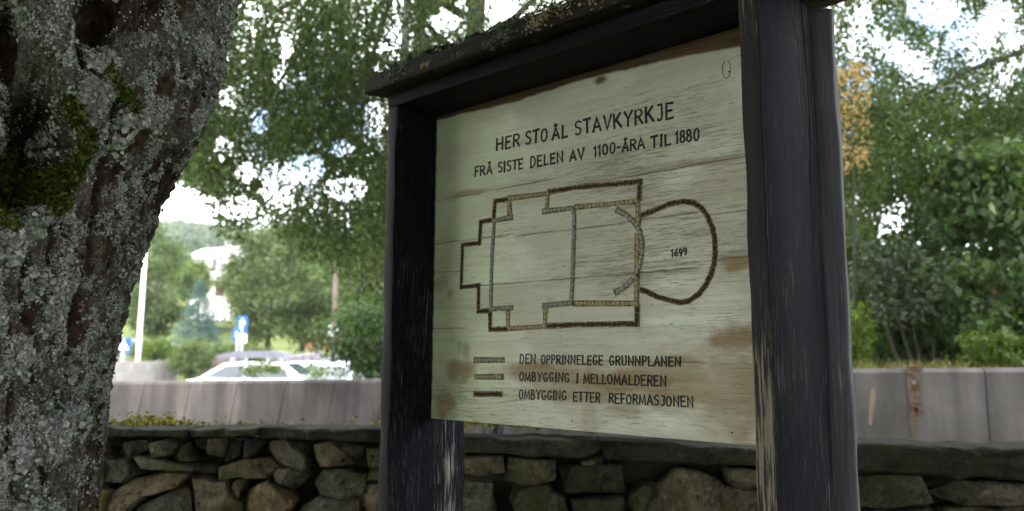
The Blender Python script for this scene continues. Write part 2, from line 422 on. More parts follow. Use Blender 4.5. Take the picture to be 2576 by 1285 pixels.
def flake_mesh(name, P, N, size, mat, parent, seg=6, tilt=.5, lift=.3, sv=.5):
    """small ruffled lichen lobes on a surface: points P, normals N"""
    P = np.asarray(P, float); N = np.asarray(N, float); k = len(P)
    nn = N+rng.normal(size=(k, 3))*tilt; nn /= np.linalg.norm(nn, axis=1)[:, None]
    a = np.cross(nn, rng.normal(size=(k, 3))); a /= np.linalg.norm(a, axis=1)[:, None]; b = np.cross(nn, a)
    sz = (np.asarray(size)*(1+sv*rng.uniform(-1, 1, k)))
    V = np.empty((k, seg+1, 3)); V[:, 0] = P+nn*(sz*lift*.5)[:, None]
    for s in range(seg):
        an = 2*math.pi*s/seg+rng.uniform(-.3, .3, k); r = sz*rng.uniform(.55, 1.1, k)
        V[:, s+1] = P+a*(np.cos(an)*r)[:, None]+b*(np.sin(an)*r)[:, None]+nn*(sz*rng.uniform(0, lift*1.6, k))[:, None]
    base = (np.arange(k)*(seg+1))[:, None]
    Q = np.concatenate([np.concatenate([base, base+1+s, base+1+(s+1) % seg], 1) for s in range(seg)])
    return tag(quads_mesh(name, V.reshape(-1, 3), Q, mat, parent, attrs={'tint': ('FACE', np.tile(rng.uniform(0, 1, k), seg))}), kind='stuff')
def m_flake(name, a, b, c):
    t = NT(name, .95, .1); t.color(t.ramp(t.attr('tint'), [(0, a), (.5, b), (1, c)])); return t.m
m_lich = m_flake('grey_lichen', (.17, .185, .17), (.33, .345, .32), (.52, .53, .51))
m_lich2 = m_flake('ochre_lichen', (.10, .08, .045), (.24, .18, .10), (.30, .27, .18))
m_lich3 = m_flake('green_lichen', (.03, .04, .022), (.09, .105, .07), (.16, .18, .13))
def fascia(xc, hc, rx, rh, k):
    x = xc+rng.normal(size=k)*rx; h = np.clip(hc+rng.normal(size=k)*rh, .002, RT+.002)
    return np.c_[x, np.full(k, RY0-.003)-.002*rng.random(k), roof_z(RY0)+h]
P = np.concatenate([fascia(x, h, a, b, k) for x, h, a, b, k in ((-.50, .022, .014, .012, 90), (-.47, .03, .012, .010, 60), (-.42, .03, .02, .012, 50), (-.33, .026, .012, .01, 40))])
flake_mesh('ochre_lichen', P, np.tile((0, -1, .1), (len(P), 1)), .0032, m_lich2, roof, tilt=.3)
P = np.concatenate([fascia(x, h, a, b, k) for x, h, a, b, k in ((-.60, .03, .012, .012, 120), (-.645, .012, .012, .006, 40), (-.62, .03, .03, .012, 60), (-.74, .014, .012, .006, 30), (-1.0, .03, .025, .012, 60), (-.96, .03, .012, .012, 40), (-.25, .03, .02, .014, 60), (-.12, .03, .03, .014, 60))])
flake_mesh('green_lichen', P, np.tile((0, -1, .1), (len(P), 1)), .0032, m_lich3, roof, tilt=.3)
x = np.concatenate([rng.normal(c, r, k) for c, r, k in ((-.86, .022, 130), (-.80, .012, 60), (-.93, .02, 70), (-.72, .02, 60), (-.6, .05, 110), (-.45, .06, 90), (-.3, .1, 130), (-1.02, .03, 60))])
P = np.c_[x, RY0+.002+rng.random(len(x))*.03, np.full(len(x), roof_z(RY0)+RT+.0035)+rng.random(len(x))*.006]
flake_mesh('moss_tuft', P, np.tile((0, -.3, 1), (len(P), 1)), .0045, m_lich3, roof, tilt=.8, lift=.9)

# ------------------------------------------------------------------ the board
BX0, BX1, BY, BZ0, BZ1 = -PW-GAP+.0015, -PW-.0015, .1464, EYE-.172, EYE+.704
t = NT('flaking_cream_paint', .75, .25)
C = t.coord()
grain = t.noise(420, 6, t.coord((.06, 1, 1)), .74); grain2 = t.noise(120, 5, t.coord((.03, 1, 1), (2, 0, 5)), .65)
worn = t.attr('wear'); stain = t.attr('stain'); bare = t.attr('bare')
paint = t.ramp(t.noise(9, 5, C), [(.3, (.60, .62, .50)), (.7, (.74, .75, .63))])
paint = t.mix(t.attr('left_green'), paint, (.52, .64, .35))
paint = t.mix(t.math('MULTIPLY', t.attr('dirt'), .42), paint, (.37, .34, .245))
paint = t.mix(t.math('MULTIPLY', t.ramp(grain2, [(.42, 0.), (.62, 1.)]), t.math('ADD', t.math('MULTIPLY', worn, .50), .05)), paint, (.36, .33, .24))
k = t.math('ADD', grain, t.math('MULTIPLY', worn, .30))
chips = t.ramp(k, [(.722, 0.), (.81, 1.)])
paint = t.mix(t.math('MULTIPLY', chips, .62), paint, (.14, .122, .085))
blot = t.ramp(t.math('ADD', t.noise(95, 5, t.coord((.4, 1, 1), (7, 1, 1)), .68), t.math('MULTIPLY', worn, .13)), [(.70, 0.), (.78, 1.)])
paint = t.mix(t.math('MULTIPLY', blot, .5), paint, (.17, .155, .11))
paint = t.mix(stain, paint, (.245, .165, .07))
wood = t.ramp(grain2, [(.3, (.035, .024, .016)), (.7, (.14, .085, .045))])
paint = t.mix(bare, paint, wood)
t.color(paint); t.bump(t.math('SUBTRACT', grain2, t.math('ADD', chips, blot)), .5, .0018); m_board = t.m
nx_, nz_ = 420, 370
gx = np.linspace(BX0, BX1, nx_); gz = np.linspace(BZ0, BZ1, nz_)
X, Z = np.meshgrid(gx, gz); X = X.ravel(); Z = Z.ravel(); Zr = Z-EYE
def nz2(sx, sz, s=0, o=4): return fbm(np.c_[X*sx, Z*sz, np.full(len(X), s+.5)], o)
wear = np.clip(.47+.95*(nz2(5, 9, 1)-.5)+.30*(nz2(3, 26, 7)-.5)+.25*sstep(-.75, -.25, X)*sstep(.3, .0, np.abs(Zr-.3)), 0, 1)
wear *= 1-.55*sstep(-.72, -.95, X)*sstep(.1, .35, Zr)
def blob(cx, cz, rx, rz, e=.55, s=0):
    d = ((X-cx)/rx)**2+((Zr-cz)/rz)**2
    return np.clip((1-np.sqrt(d)+e*(nz2(22, 34, s)-.5)*2)*1.9, 0, 1)
stain = np.zeros(len(X))
for a in ((-.93, -.035, .075, .042, .8), (-.905, .005, .022, .05, .55), (-.60, -.040, .20, .034, .85), (-.42, -.055, .26, .045, .9), (-.60, -.075, .10, .018, .5), (-.28, -.05, .20, .07, .7), (-.15, -.07, .11, .13, .65), (-.55, -.085, .16, .03, .7),
          (-.135, .035, .075, .035, .85), (-.13, .19, .045, .022, .9), (-.12, -.12, .05, .045, .55), (-.985, -.13, .05, .05, .7), (-1.0, .2, .04, .03, .45), (-.97, .17, .018, .03, .5), (-.93, .02, .02, .03, .4),
          (-.50, -.14, .03, .05, .35), (-.40, -.12, .08, .02, .35), (-.90, .445, .12, .012, .75), (-.33, .34, .12, .03, .2), (-.16, .36, .1, .05, .22), (-.97, .445, .05, .02, .3), (-.2, .415, .1, .008, .5), (-.3, .12, .1, .03, .15), (-.98, .33, .05, .05, .15)):
    stain = np.maximum(stain, blob(*a[:4], .6, a[0]*7)*a[4]*(.55+.55*nz2(9, 70, 3)))
stain *= 1-blob(-.80, -.075, .055, .016, .4, 5)*.9
stain = np.clip(stain*1.1, 0, .92)
left_green = .75*sstep(-.55, -1.0, X)*(.5+.7*(nz2(5, 6, 31)))  # greener paint tone towards the left end of the board
dirt = np.clip(sstep(.42, .62, nz2(4, 7, 41)+.16*sstep(.32, .0, np.abs(Zr-.22))*sstep(-.85, -.6, X))+.3*(nz2(3, 90, 43)-.45), 0, 1)
# bare timber along the top edge, plank joints
top = np.interp(X, [-1.04, -.9, -.75, -.55, -.46, -.3, -.107, -.04], [.679, .676, .668, .676, .673, .666, .650, .645])+.006*(nz2(18, 3, 9)-.5)*2
bare = sstep(-.003, .004, Zr-top)
bare = np.maximum(bare, blob(-.46, .664, .022, .014, .9, 2)*.9)
bare = np.maximum(bare, sstep(.006, .002, X-BX0+.008*(nz2(3, 60, 4)-.45)))
Yd = np.zeros(len(X))
for zc, x0, x1, wv in ((.4405, -1.05, -.60, .0015), (.412, -.60, -.09, .003), (.315, -1.05, -.74, .004), (.306, -.74, -.2, .004), (.232, -1.05, -.90, .002), (.187, -.88, -.2, .003), (.298, -.19, -.09, .001), (.2025, -.165, -.09, .001), (.075, -1.05, -.9, .002), (-.01, -.5, -.2, .0015)):
    line = zc+wv*(nz2(9, 0, zc*90)-.5)*2
    d = np.abs(Zr-line); on = sstep(x0-.01, x0+.02, X)*sstep(x1+.01, x1-.03, X)*np.clip(nz2(12, 0, zc*40)*2.2-.2, .3, 1)
    bare = np.maximum(bare, on*sstep(.0019, .0006, d)*.85); Yd += .0022*on*sstep(.002, .0005, d)
    wear = np.clip(wear+.14*on*sstep(.02, .0, d), 0, 1)
V = np.c_[X, BY+Yd+.0012*(nz2(3, 4, 20, 2)-.5), Z]
i, j = np.meshgrid(np.arange(nz_-1), np.arange(nx_-1), indexing='ij'); a = (i*nx_+j).ravel()
F = np.c_[a, a+1, a+nx_+1, a+nx_]
# back and rim: a second sheet 20 mm behind, joined round the border
nb = len(V); border = np.concatenate([np.arange(nx_), np.arange(1, nz_)*nx_+nx_-1, (nz_-1)*nx_+np.arange(nx_-2, -1, -1), np.arange(nz_-2, 0, -1)*nx_])
Vb = V[border].copy(); Vb[:, 1] = BY+.022
m = len(border); k = np.arange(m)
rim = np.c_[border, nb+k, nb+(k+1) % m, border[(k+1) % m]]
ext = np.full(m, 0.)
board = quads_mesh('board', np.r_[V, Vb], np.r_[F, rim], m_board, sign, attrs={'wear': ('POINT', np.r_[wear, ext+.6]), 'stain': ('POINT', np.r_[stain, ext]), 'bare': ('POINT', np.r_[bare, ext+.2]), 'left_green': ('POINT', np.r_[left_green, ext]), 'dirt': ('POINT', np.r_[dirt, ext])})
bm = bmesh.new(); bm.from_mesh(board.data); bm.verts.ensure_lookup_table()
bm.faces.new([bm.verts[nb+q] for q in range(m)]); bmesh.ops.recalc_face_normals(bm, faces=bm.faces[:]); bm.to_mesh(board.data); bm.free()

# hand-painted lettering: strokes per glyph in a box one unit high
def arc(cx, cy, rx, ry, a0, a1, n=12):
    return [(cx+rx*math.cos(math.radians(a0+(a1-a0)*k/n)), cy+ry*math.sin(math.radians(a0+(a1-a0)*k/n))) for k in range(n+1)]
O_ = arc(.27, .5, .25, .49, 95, 455, 24)
GL = {
 'H': (.56, [[(.03, 0), (.05, 1)], [(.52, 0), (.54, 1)], [(.05, .5), (.53, .52)]]),
 'E': (.47, [[(.46, .03), (.04, 0), (.05, 1), (.46, .98)], [(.05, .52), (.38, .53)]]),
 'R': (.52, [[(.05, 0), (.05, 1), (.28, 1)]+arc(.28, .77, .2, .23, 90, -90, 8)+[(.06, .53)], [(.24, .53), (.52, 0)]]),
 'S': (.48, [[(.45, .90)]+arc(.25, .76, .21, .235, 50, 250, 9)+[(.3, .5)]+arc(.23, .25, .21, .25, 65, -140, 9)]),
 'T': (.52, [[(.0, .98), (.52, 1)], [(.26, 0), (.26, .98)]]),
 'O': (.54, [O_]),
 'Å': (.56, [[(.0, 0), (.27, .95), (.56, 0)], [(.1, .33), (.46, .33)], arc(.27, 1.17, .09, .085, 0, 360, 10)]),
 'A': (.56, [[(.0, 0), (.28, 1), (.56, 0)], [(.1, .33), (.46, .33)]]),
 'L': (.44, [[(.05, 1), (.05, 0), (.44, .04)]]),
 'V': (.54, [[(.0, 1), (.27, 0), (.54, 1)]]),
 'K': (.54, [[(.05, 0), (.05, 1)], [(.50, 1), (.07, .44)], [(.19, .58), (.54, 0)]]),
 'Y': (.54, [[(.0, 1), (.26, .5), (.54, 1)], [(.26, .5), (.25, 0)]]),
 'J': (.40, [[(.12, 1), (.36, 1), (.36, .22)]+arc(.2, .2, .16, .2, 0, -140, 7)]),
 'F': (.44, [[(.05, 0), (.05, 1), (.44, .98)], [(.05, .52), (.36, .52)]]),
 'I': (.16, [[(.08, 0), (.08, 1)], [(.02, 1), (.14, 1)], [(.02, 0), (.14, 0)]]),
 'D': (.52, [[(.05, 0), (.05, 1), (.2, 1)]+arc(.2, .5, .29, .5, 90, -90, 12)+[(.05, 0)]]),
 'N': (.58, [[(.05, 0), (.05, 1), (.53, 0), (.53, 1)]]),
 'G': (.54, [[(.48, .86)]+arc(.28, .5, .24, .5, 55, 340, 16)+[(.5, .40), (.32, .40)]]),
 'U': (.54, [[(.05, 1), (.05, .28)]+arc(.27, .27, .22, .27, 180, 360, 10)+[(.49, 1)]]),
 'P': (.48, [[(.05, 0), (.05, 1), (.24, 1)]+arc(.24, .74, .2, .26, 90, -90, 8)+[(.06, .48)]]),
 'B': (.50, [[(.05, 0), (.05, 1), (.22, 1)]+arc(.22, .77, .19, .23, 90, -90, 8)+[(.06, .54)], [(.22, .54)]+arc(.22, .27, .24, .27, 90, -90, 8)+[(.05, 0)]]),
 'M': (.70, [[(.02, 0), (.10, 1), (.35, .12), (.60, 1), (.68, 0)]]),
 '1': (.24, [[(.0, .80), (.15, 1), (.15, 0)]]),
 '0': (.50, [arc(.25, .5, .22, .49, 95, 455, 24)]),
 '8': (.46, [arc(.23, .75, .17, .24, -90, 270, 16), arc(.23, .26, .21, .25, 90, 450, 16)]),
 '9': (.42, [arc(.2, .70, .17, .28, 0, 360, 14), [(.37, .70), (.35, .35), (.22, 0)]]),
 '6': (.44, [[(.38, .97), (.16, .70), (.05, .30)], arc(.22, .28, .18, .28, 0, 360, 14)]),
 '-': (.30, [[(.02, .5), (.28, .52)]]),
}
def ribbon(bm, pts, wd, y):
    """flat mitred stroke with flared ends, facing -y, standing 0.4 mm proud"""
    closed = math.dist(pts[0], pts[-1]) < 1e-4
    if closed: pts = pts[:-1]
    n = len(pts); Lf = []; Rt = []
    for i, p in enumerate(pts):
        a = pts[(i-1) % n] if (closed or i) else None; b = pts[(i+1) % n] if (closed or i < n-1) else None
        d1 = Vector((p[0]-a[0], p[1]-a[1])).normalized() if a else None
        d2 = Vector((b[0]-p[0], b[1]-p[1])).normalized() if b else None
        d1 = d1 or d2; d2 = d2 or d1
        tdir = (d1+d2)
        tdir = tdir.normalized() if tdir.length > .15 else d1
        nn = Vector((-tdir.y, tdir.x)); c = max(.55, nn.dot(Vector((-d1.y, d1.x))))
        h = wd*.5/c*(1+.12*random.uniform(-1, 1))
        if not closed and i in (0, n-1):
            h *= 1.22; e = -1 if i == 0 else 1; p = (p[0]+tdir.x*e*wd*.35, p[1]+tdir.y*e*wd*.35)
        Lf.append((p[0]+nn.x*h, p[1]+nn.y*h)); Rt.append((p[0]-nn.x*h, p[1]-nn.y*h))
    lv = [bm.verts.new((q[0], y, q[1])) for q in Lf]; rv = [bm.verts.new((q[0], y, q[1])) for q in Rt]
    lb = [bm.verts.new((q[0], BY+.003, q[1])) for q in Lf]; rb = [bm.verts.new((q[0], BY+.003, q[1])) for q in Rt]
    for i in range(n if closed else n-1):
        j = (i+1) % n
        for f in ((lv[i], lv[j], rv[j], rv[i]), (lv[i], lb[i], lb[j], lv[j]), (rv[i], rv[j], rb[j], rb[i])): bm.faces.new(f)
    if not closed:
        bm.faces.new((lv[0], rv[0], rb[0], lb[0])); bm.faces.new((lv[-1], lb[-1], rb[-1], rv[-1]))
t = NT('black_letter_paint', .7, .3); t.color(t.ramp(t.noise(300, 4, t.coord()), [(.35, (.010, .009, .009)), (.65, (.022, .020, .017)), (.8, (.06, .055, .045))])); m_let = t.m
LINES = [
 [('HER', -0.7988, 0.5479, -0.718, 0.5454, 0.0326, 0.0324), ('STO', -0.6963, 0.5452, -0.6248, 0.5409, 0.0328, 0.0324), ('ÅL', -0.6076, 0.5413, -0.5598, 0.5387, 0.0312, 0.0323), ('STAVKYRKJE', -0.5364, 0.5397, -0.265, 0.5262, 0.0336, 0.0353)],
 [('FRÅ', -0.8796, 0.4883, -0.8157, 0.4867, 0.0267, 0.0265), ('SISTE', -0.7917, 0.4857, -0.7059, 0.4825, 0.0263, 0.0263), ('DELEN', -0.6802, 0.4814, -0.5738, 0.4788, 0.0267, 0.0257), ('AV', -0.5523, 0.4765, -0.5094, 0.4755, 0.0255, 0.0258), ('1100-ÅRA', -0.4803, 0.4755, -0.3408, 0.4709, 0.0262, 0.0248), ('TIL', -0.323, 0.4689, -0.2728, 0.4673, 0.0252, 0.0253), ('1880', -0.2602, 0.4678, -0.204, 0.4639, 0.0264, 0.0263)],
 [('DEN', -0.7133, -0.0183, -0.6622, -0.0171, 0.0224, 0.0206), ('OPPRINNELEGE', -0.644, -0.0179, -0.4613, -0.0191, 0.0211, 0.021), ('GRUNNPLANEN', -0.4426, -0.0189, -0.2614, -0.0197, 0.0209, 0.0201)],
 [('OMBYGGING', -0.714, -0.0619, -0.5574, -0.0602, 0.0209, 0.0204), ('I', -0.5373, -0.0612, -0.5314, -0.0611, 0.0202, 0.0202), ('MELLOMALDEREN', -0.5156, -0.0619, -0.2971, -0.0624, 0.0207, 0.022)],
 [('OMBYGGING', -0.7151, -0.1056, -0.5665, -0.1031, 0.0221, 0.021), ('ETTER', -0.5456, -0.1051, -0.4699, -0.1037, 0.0215, 0.0215), ('REFORMASJONEN', -0.4449, -0.1039, -0.2338, -0.1036, 0.0207, 0.0207)],
 [('1699', -0.2774, 0.2166, -0.2398, 0.2182, 0.015, 0.0148)],
]
for li, line in enumerate(LINES):
    bm = bmesh.new(); lift = 0
    for word, x0, z0, x1, z1, h0, h1 in line:
        adv = [GL[c][0] for c in word]; gap = .20
        tot = sum(adv)+gap*(len(word)-1); sc = (x1-x0)/tot; cur = 0
        for c, a in zip(word, adv):
            f = cur/tot; hh = h0+(h1-h0)*f; bx = x0+cur*sc; bz = EYE+z0+(z1-z0)*(f)+random.uniform(-.0006, .0006)
            sw = {0: .0046, 1: .0039, 5: .0030}.get(li, .0029)
            sl = random.uniform(-.03, .05); hs = random.uniform(.97, 1.03)
            for st in GL[c][1]:
                pts = [(bx+(p[0]*sc)+sl*p[1]*hh+random.uniform(-1, 1)*.00022, bz+p[1]*hh*hs+random.uniform(-1, 1)*.0002) for p in st]
                if math.dist(st[0], st[-1]) < 1e-4: pts[-1] = pts[0]
                lift = (lift+1) % 5
                ribbon(bm, pts, sw, BY-.0012-.00012*lift)
            cur += a+gap
    bmesh.ops.recalc_face_normals(bm, faces=bm.faces[:])
    me = bpy.data.meshes.new('lettering'); bm.to_mesh(me); bm.free()
    link_mesh('lettering', me, m_let, board)

# carved ground plan: chains of little stones in three colours
PLAN = {
 'brown': [[(-0.7589, 0.4082), (-0.8028, 0.4096), (-0.8072, 0.3629)],
   [(-0.8146, 0.3601), (-0.8549, 0.3591), (-0.8581, 0.3017), (-0.9231, 0.3029), (-0.9266, 0.1857), (-0.8599, 0.1875), (-0.8604, 0.1182), (-0.8206, 0.1186)],
   [(-0.8175, 0.1132), (-0.816, 0.0693), (-0.7585, 0.0692)],
   [(-0.62, 0.4091), (-0.5377, 0.408), (-0.3534, 0.3956), (-0.3563, 0.3555)],
   [(-0.6251, 0.0733), (-0.54, 0.0752), (-0.3678, 0.0728), (-0.366, 0.1132)],
   [(-0.3524, 0.3167), (-0.3117, 0.3257), (-0.2772, 0.3342), (-0.2438, 0.3353), (-0.2211, 0.3293), (-0.2023, 0.315), (-0.1887, 0.2942), (-0.1785, 0.2698), (-0.1741, 0.2432), (-0.1739, 0.2202), (-0.1772, 0.1946), (-0.1847, 0.1722), (-0.1978, 0.15), (-0.2141, 0.1322), (-0.2368, 0.1188), (-0.2595, 0.116), (-0.2858, 0.1224), (-0.316, 0.1313), (-0.34, 0.143), (-0.3592, 0.1501)],
   [(-0.8718, -0.0999), (-0.774, -0.0963)]],
 'beige': [[(-0.7556, 0.4107), (-0.6222, 0.4052), (-0.6257, 0.3695)], [(-0.7507, 0.4035), (-0.7505, 0.3671)],
   [(-0.5345, 0.3593), (-0.4581, 0.3554), (-0.36, 0.3507), (-0.36, 0.2957)], [(-0.3622, 0.274), (-0.3649, 0.1873)],
   [(-0.3658, 0.1797), (-0.368, 0.1184), (-0.5400, 0.1256)], [(-0.7542, 0.1145), (-0.7529, 0.0698), (-0.6324, 0.0728), (-0.6298, 0.1153)],
   [(-0.8676, -0.0548), (-0.7707, -0.0527)]],
 'grey': [[(-0.7419, 0.3589), (-0.8047, 0.3571), (-0.8112, 0.279), (-0.8138, 0.2065), (-0.8142, 0.122), (-0.7402, 0.1228)],
   [(-0.6367, 0.3611), (-0.5448, 0.3583), (-0.5396, 0.3384), (-0.5436, 0.2387), (-0.5469, 0.1728), (-0.5504, 0.1271), (-0.6368, 0.1239)],
   [(-0.4163, 0.3372), (-0.3904, 0.3228), (-0.3689, 0.3029), (-0.3549, 0.2795), (-0.3501, 0.2511), (-0.3524, 0.2265), (-0.3601, 0.1993), (-0.3748, 0.1757), (-0.3969, 0.1584), (-0.4229, 0.1457)],
   [(-0.8708, -0.011), (-0.7687, -0.0103)]],
}
PC = {'brown': ((.035, .014, .009), (.075, .030, .020)), 'beige': ((.27, .22, .12), (.42, .35, .21)), 'grey': ((.22, .21, .20), (.33, .315, .305))}
t = NT('olive_fringe', .9, .1); t.color(t.ramp(t.noise(120, 4, t.coord()), [(.3, (.05, .05, .022)), (.55, (.19, .185, .09)), (.75, (.40, .39, .25))])); m_fringe = t.m  # dark olive fringe: flat ribbon laid under the stone chains
for cname, polys in PLAN.items():
    t = NT(cname+'_plan_paint', .75, .25); lo, hi = PC[cname]
    t.color(t.mix(t.ramp(t.noise(500, 3, t.coord()), [(.66, 0.), (.74, .6)]), t.ramp(t.noise(130, 4, t.coord()), [(.3, lo), (.7, hi)]), (.40, .38, .30)))
    for poly in polys:
        bm = bmesh.new(); gb = bmesh.new()
        seg = [math.dist(a, b) for a, b in zip(poly, poly[1:])]; tot = sum(seg); s = 0
        lift = {'brown': .0001, 'beige': .0002, 'grey': .0003}[cname]
        ribbon(gb, [(x, z+EYE) for x, z in poly], .0128, BY-.0006-lift-.00005*(polys.index(poly) % 5))
        while s < tot-.003:
            Lb = min(random.uniform(.009, .0145), tot-s)
            def pos(u_):
                for (a, b), L_ in zip(zip(poly, poly[1:]), seg):
                    if u_ <= L_ or (a, b) == (poly[-2], poly[-1]): q = u_/L_; return Vector((a[0]+(b[0]-a[0])*q, a[1]+(b[1]-a[1])*q)), Vector((b[0]-a[0], b[1]-a[1])).normalized()
                    u_ -= L_
            c, d = pos(s+Lb/2); nn = Vector((-d.y, d.x)); hl = Lb/2-.00045; hw = random.uniform(.0035, .0048); top = random.uniform(.0030, .0042)
            off = nn*random.uniform(-.0008, .0008)
            r1 = []; r2 = []
            for k in range(10):
                an = 2*math.pi*(k+.5)/10; e = .55
                ux = math.copysign(abs(math.cos(an))**e, math.cos(an)); uy = math.copysign(abs(math.sin(an))**e, math.sin(an))
                q = c+off+d*ux*hl+nn*uy*hw; q2 = c+off+d*ux*(hl-.0009)+nn*uy*(hw-.0012)
                r1.append((q.x, BY-top*.35, q.y+EYE)); r2.append((q2.x, BY-top, q2.y+EYE))
            r0 = [(p[0], BY+.003, p[2]) for p in r1]
            A = [bm.verts.new(p) for p in r0]; B = [bm.verts.new(p) for p in r1]; Cc = [bm.verts.new(p) for p in r2]
            for u1, u2 in ((A, B), (B, Cc)):
                for k in range(10): bm.faces.new((u1[k], u1[(k+1) % 10], u2[(k+1) % 10], u2[k]))
            bm.faces.new(Cc)
            s += Lb
        for b_, nm, mt in ((gb, 'plan_fringe', m_fringe), (bm, cname+'_stone_line', t.m)):
            bmesh.ops.recalc_face_normals(b_, faces=b_.faces[:]); me = bpy.data.meshes.new(nm); b_.to_mesh(me); b_.free()
            link_mesh(nm, me, mt, board)
# small nail heads and a wire loop at the top right of the board
for x, z in ((-.99, -.16), (-.55, -.15), (-.15, -.15), (-.99, .63), (-.13, .60)):
    MB().tube([(x, BY+.002, EYE+z), (x, BY-.0015, EYE+z)], .0017, 8).build('nail', m_dark, board)
pts = [(-.135+.009*math.cos(a), BY-.0018, EYE+.607+.020*math.sin(a)) for a in np.linspace(1.9, 7.4, 20)]
MB().tube(pts, .0007, 5).build('wire_loop', m_plain('rusty_wire', (.09, .06, .03)), board)

# ------------------------------------------------------------------ old lichen-covered tree on the left
tree = empty('old_tree', (-.98, 1.48, 0)); tag(tree, 'old broad tree trunk crusted with grey lichen and green moss, leaning in from the left', 'tree')
CY, TR = 1.48, .31
cont = [(760, -400), (700, -200), (640, -80), (590, 0), (573, 80), (549, 190), (516, 290), (478, 400), (432, 472), (402, 520), (385, 580), (351, 660), (318, 770), (286, 890), (266, 1000), (256, 1100), (244, 1200), (238, 1285), (225, 1500), (215, 1800)]
cz = []; cxs = []
for x, y in cont:
    v = ray(x, y); ph = math.atan2(v.x, v.y)
    tY = CY-TR*math.sin(ph)
    cz.append(EYE+tY*v.z/v.y); cxs.append((CY*math.sin(ph)-TR)/math.cos(ph))
cz, cxs = np.array(cz[::-1]), np.array(cxs[::-1])
zs = np.concatenate([np.linspace(-.1, 1.05, 24)[:-1], np.arange(1.05, 2.28, .0027), np.linspace(2.3, 5.2, 40)])
th = np.concatenate([np.linspace(-175, -108, 20)[:-1], np.arange(-108, 18, .42), np.linspace(18, 185, 36)[:-1]]) * math.pi/180
def axis_x(z):
    x = np.interp(z, cz, cxs); top = z > 2.35
    return np.where(top, np.interp(2.35, cz, cxs)+(z-2.35)*.34, x)
Z, T_ = np.meshgrid(zs, th, indexing='ij'); sh = Z.shape; Z = Z.ravel(); T_ = T_.ravel()
AX = axis_x(Z); ct, st = np.cos(T_), np.sin(T_)
flare = .10*np.exp(-np.maximum(Z, 0)/.35)
R0 = TR+flare-.05*sstep(2.3, 5.2, Z)
P0 = np.c_[AX+ct*R0, CY+st*R0, Z]
X0, Y0_ = project(P0)
def seg_d(pts):
    d = np.full(len(X0), 1e9)
    for (ax, ay), (bx, by) in zip(pts, pts[1:]):
        vx, vy = bx-ax, by-ay; t_ = np.clip(((X0-ax)*vx+(Y0_-ay)*vy)/(vx*vx+vy*vy), 0, 1)
        d = np.minimum(d, np.hypot(X0-ax-vx*t_, Y0_-ay-vy*t_))
    return d
front = sstep(.5, .0, st)
wob = 22*(fbm(P0*np.array([14, 14, 9]), 3)-.5)
disp = np.zeros(len(Z))
# deep folds and hollows of the trunk
def hollow(cx, cy, rx, ry, dep, e=.45):
    d = np.sqrt(((X0-cx)/rx)**2+((Y0_-cy)/ry)**2)+(fbm(P0*15, 3)-.5)*e
    return -dep*sstep(1.05, .45, d)*front
disp += hollow(70, 370, 120, 225, .19, .7)
disp += hollow(245, 40, 62, 95, .07, .9)
disp += hollow(10, 120, 45, 130, .05)
disp += hollow(340, 40, 140, 60, .028)
disp += .035*sstep(1.2, .2, np.sqrt(((X0-110)/95)**2+((Y0_-60)/150)**2))*front
disp += .020*sstep(1.2, .2, np.sqrt(((X0-420)/130)**2+((Y0_-250)/170)**2))*front
FUR = [([(300, 250), (265, 391), (240, 481), (235, 551), (218, 660), (195, 700), (188, 806), (158, 922), (155, 992), (112, 1117), (100, 1300)], 9, .022), ([(515, 235), (505, 280), (480, 376), (470, 410)], 6, .013),
       ([(560, 60), (545, 120)], 6, .012), ([(60, 640), (50, 760), (85, 850), (80, 960)], 9, .016), ([(330, 420), (300, 560), (270, 700), (262, 820), (240, 960)], 5, .009), ([(180, 1080), (170, 1200), (165, 1300)], 6, .010),
       ([(400, 330), (370, 470), (350, 560)], 5, .008), ([(20, 820), (30, 950), (15, 1100), (40, 1285)], 8, .012), ([(195, -20), (192, 90), (205, 160), (255, 200)], 10, .03), ([(150, 560), (120, 640), (140, 720)], 8, .012)]
fur = np.zeros(len(Z))
for pts, wd, dep in FUR:
    d = seg_d(pts)+np.abs(wob)*.5
    k = np.exp(-(d/wd)**2)*front; disp -= dep*k; fur = np.maximum(fur, k*min(1, dep/.014))
# bark plates and grain
warp = (fbm(P0*np.array([9, 9, 5]), 3)-.5)*.05
PW_ = P0+np.c_[warp, warp, warp]
ridge = 1-np.abs(2*fbm(PW_*np.array([38, 38, 9]), 3)-1)
disp += .026*(ridge-.75)+.013*(1-np.abs(2*fbm(PW_*np.array([75, 75, 22])+4, 3)-1)-.7)+.014*(fbm(P0*np.array([11, 11, 6]), 3)-.5)
fine = fbm(P0*np.array([150, 150, 90]), 3)
disp += .0055*(fine-.5)
Rr = R0+disp
V = np.c_[AX+ct*Rr, CY+st*Rr, Z]
n = sh[1]; i, j = np.meshgrid(np.arange(sh[0]-1), np.arange(n), indexing='ij'); i = i.ravel(); j = j.ravel(); jn = (j+1) % n
Q = np.c_[i*n+j, i*n+jn, (i+1)*n+jn, (i+1)*n+j]
Vl = V-np.array([-.98, 1.48, 0])
hol = np.clip(-(hollow(75, 370, 135, 240, 1, .8)+hollow(245, 40, 62, 95, 1, .9)+hollow(330, 35, 150, 60, .9)+hollow(10, 120, 45, 130, 1)), 0, 1)
lz = fbm(P0*np.array([7, 7, 4.5])+3, 4)
cover = sstep(.465, .56, lz*.55+.45*fbm(P0*np.array([24, 24, 14])+8, 3)+.10*sstep(.6, .9, ridge)-.05*sstep(.45, .2, ridge)+.05*sstep(500, 200, Y0_))*(1-hol)*(1-fur)
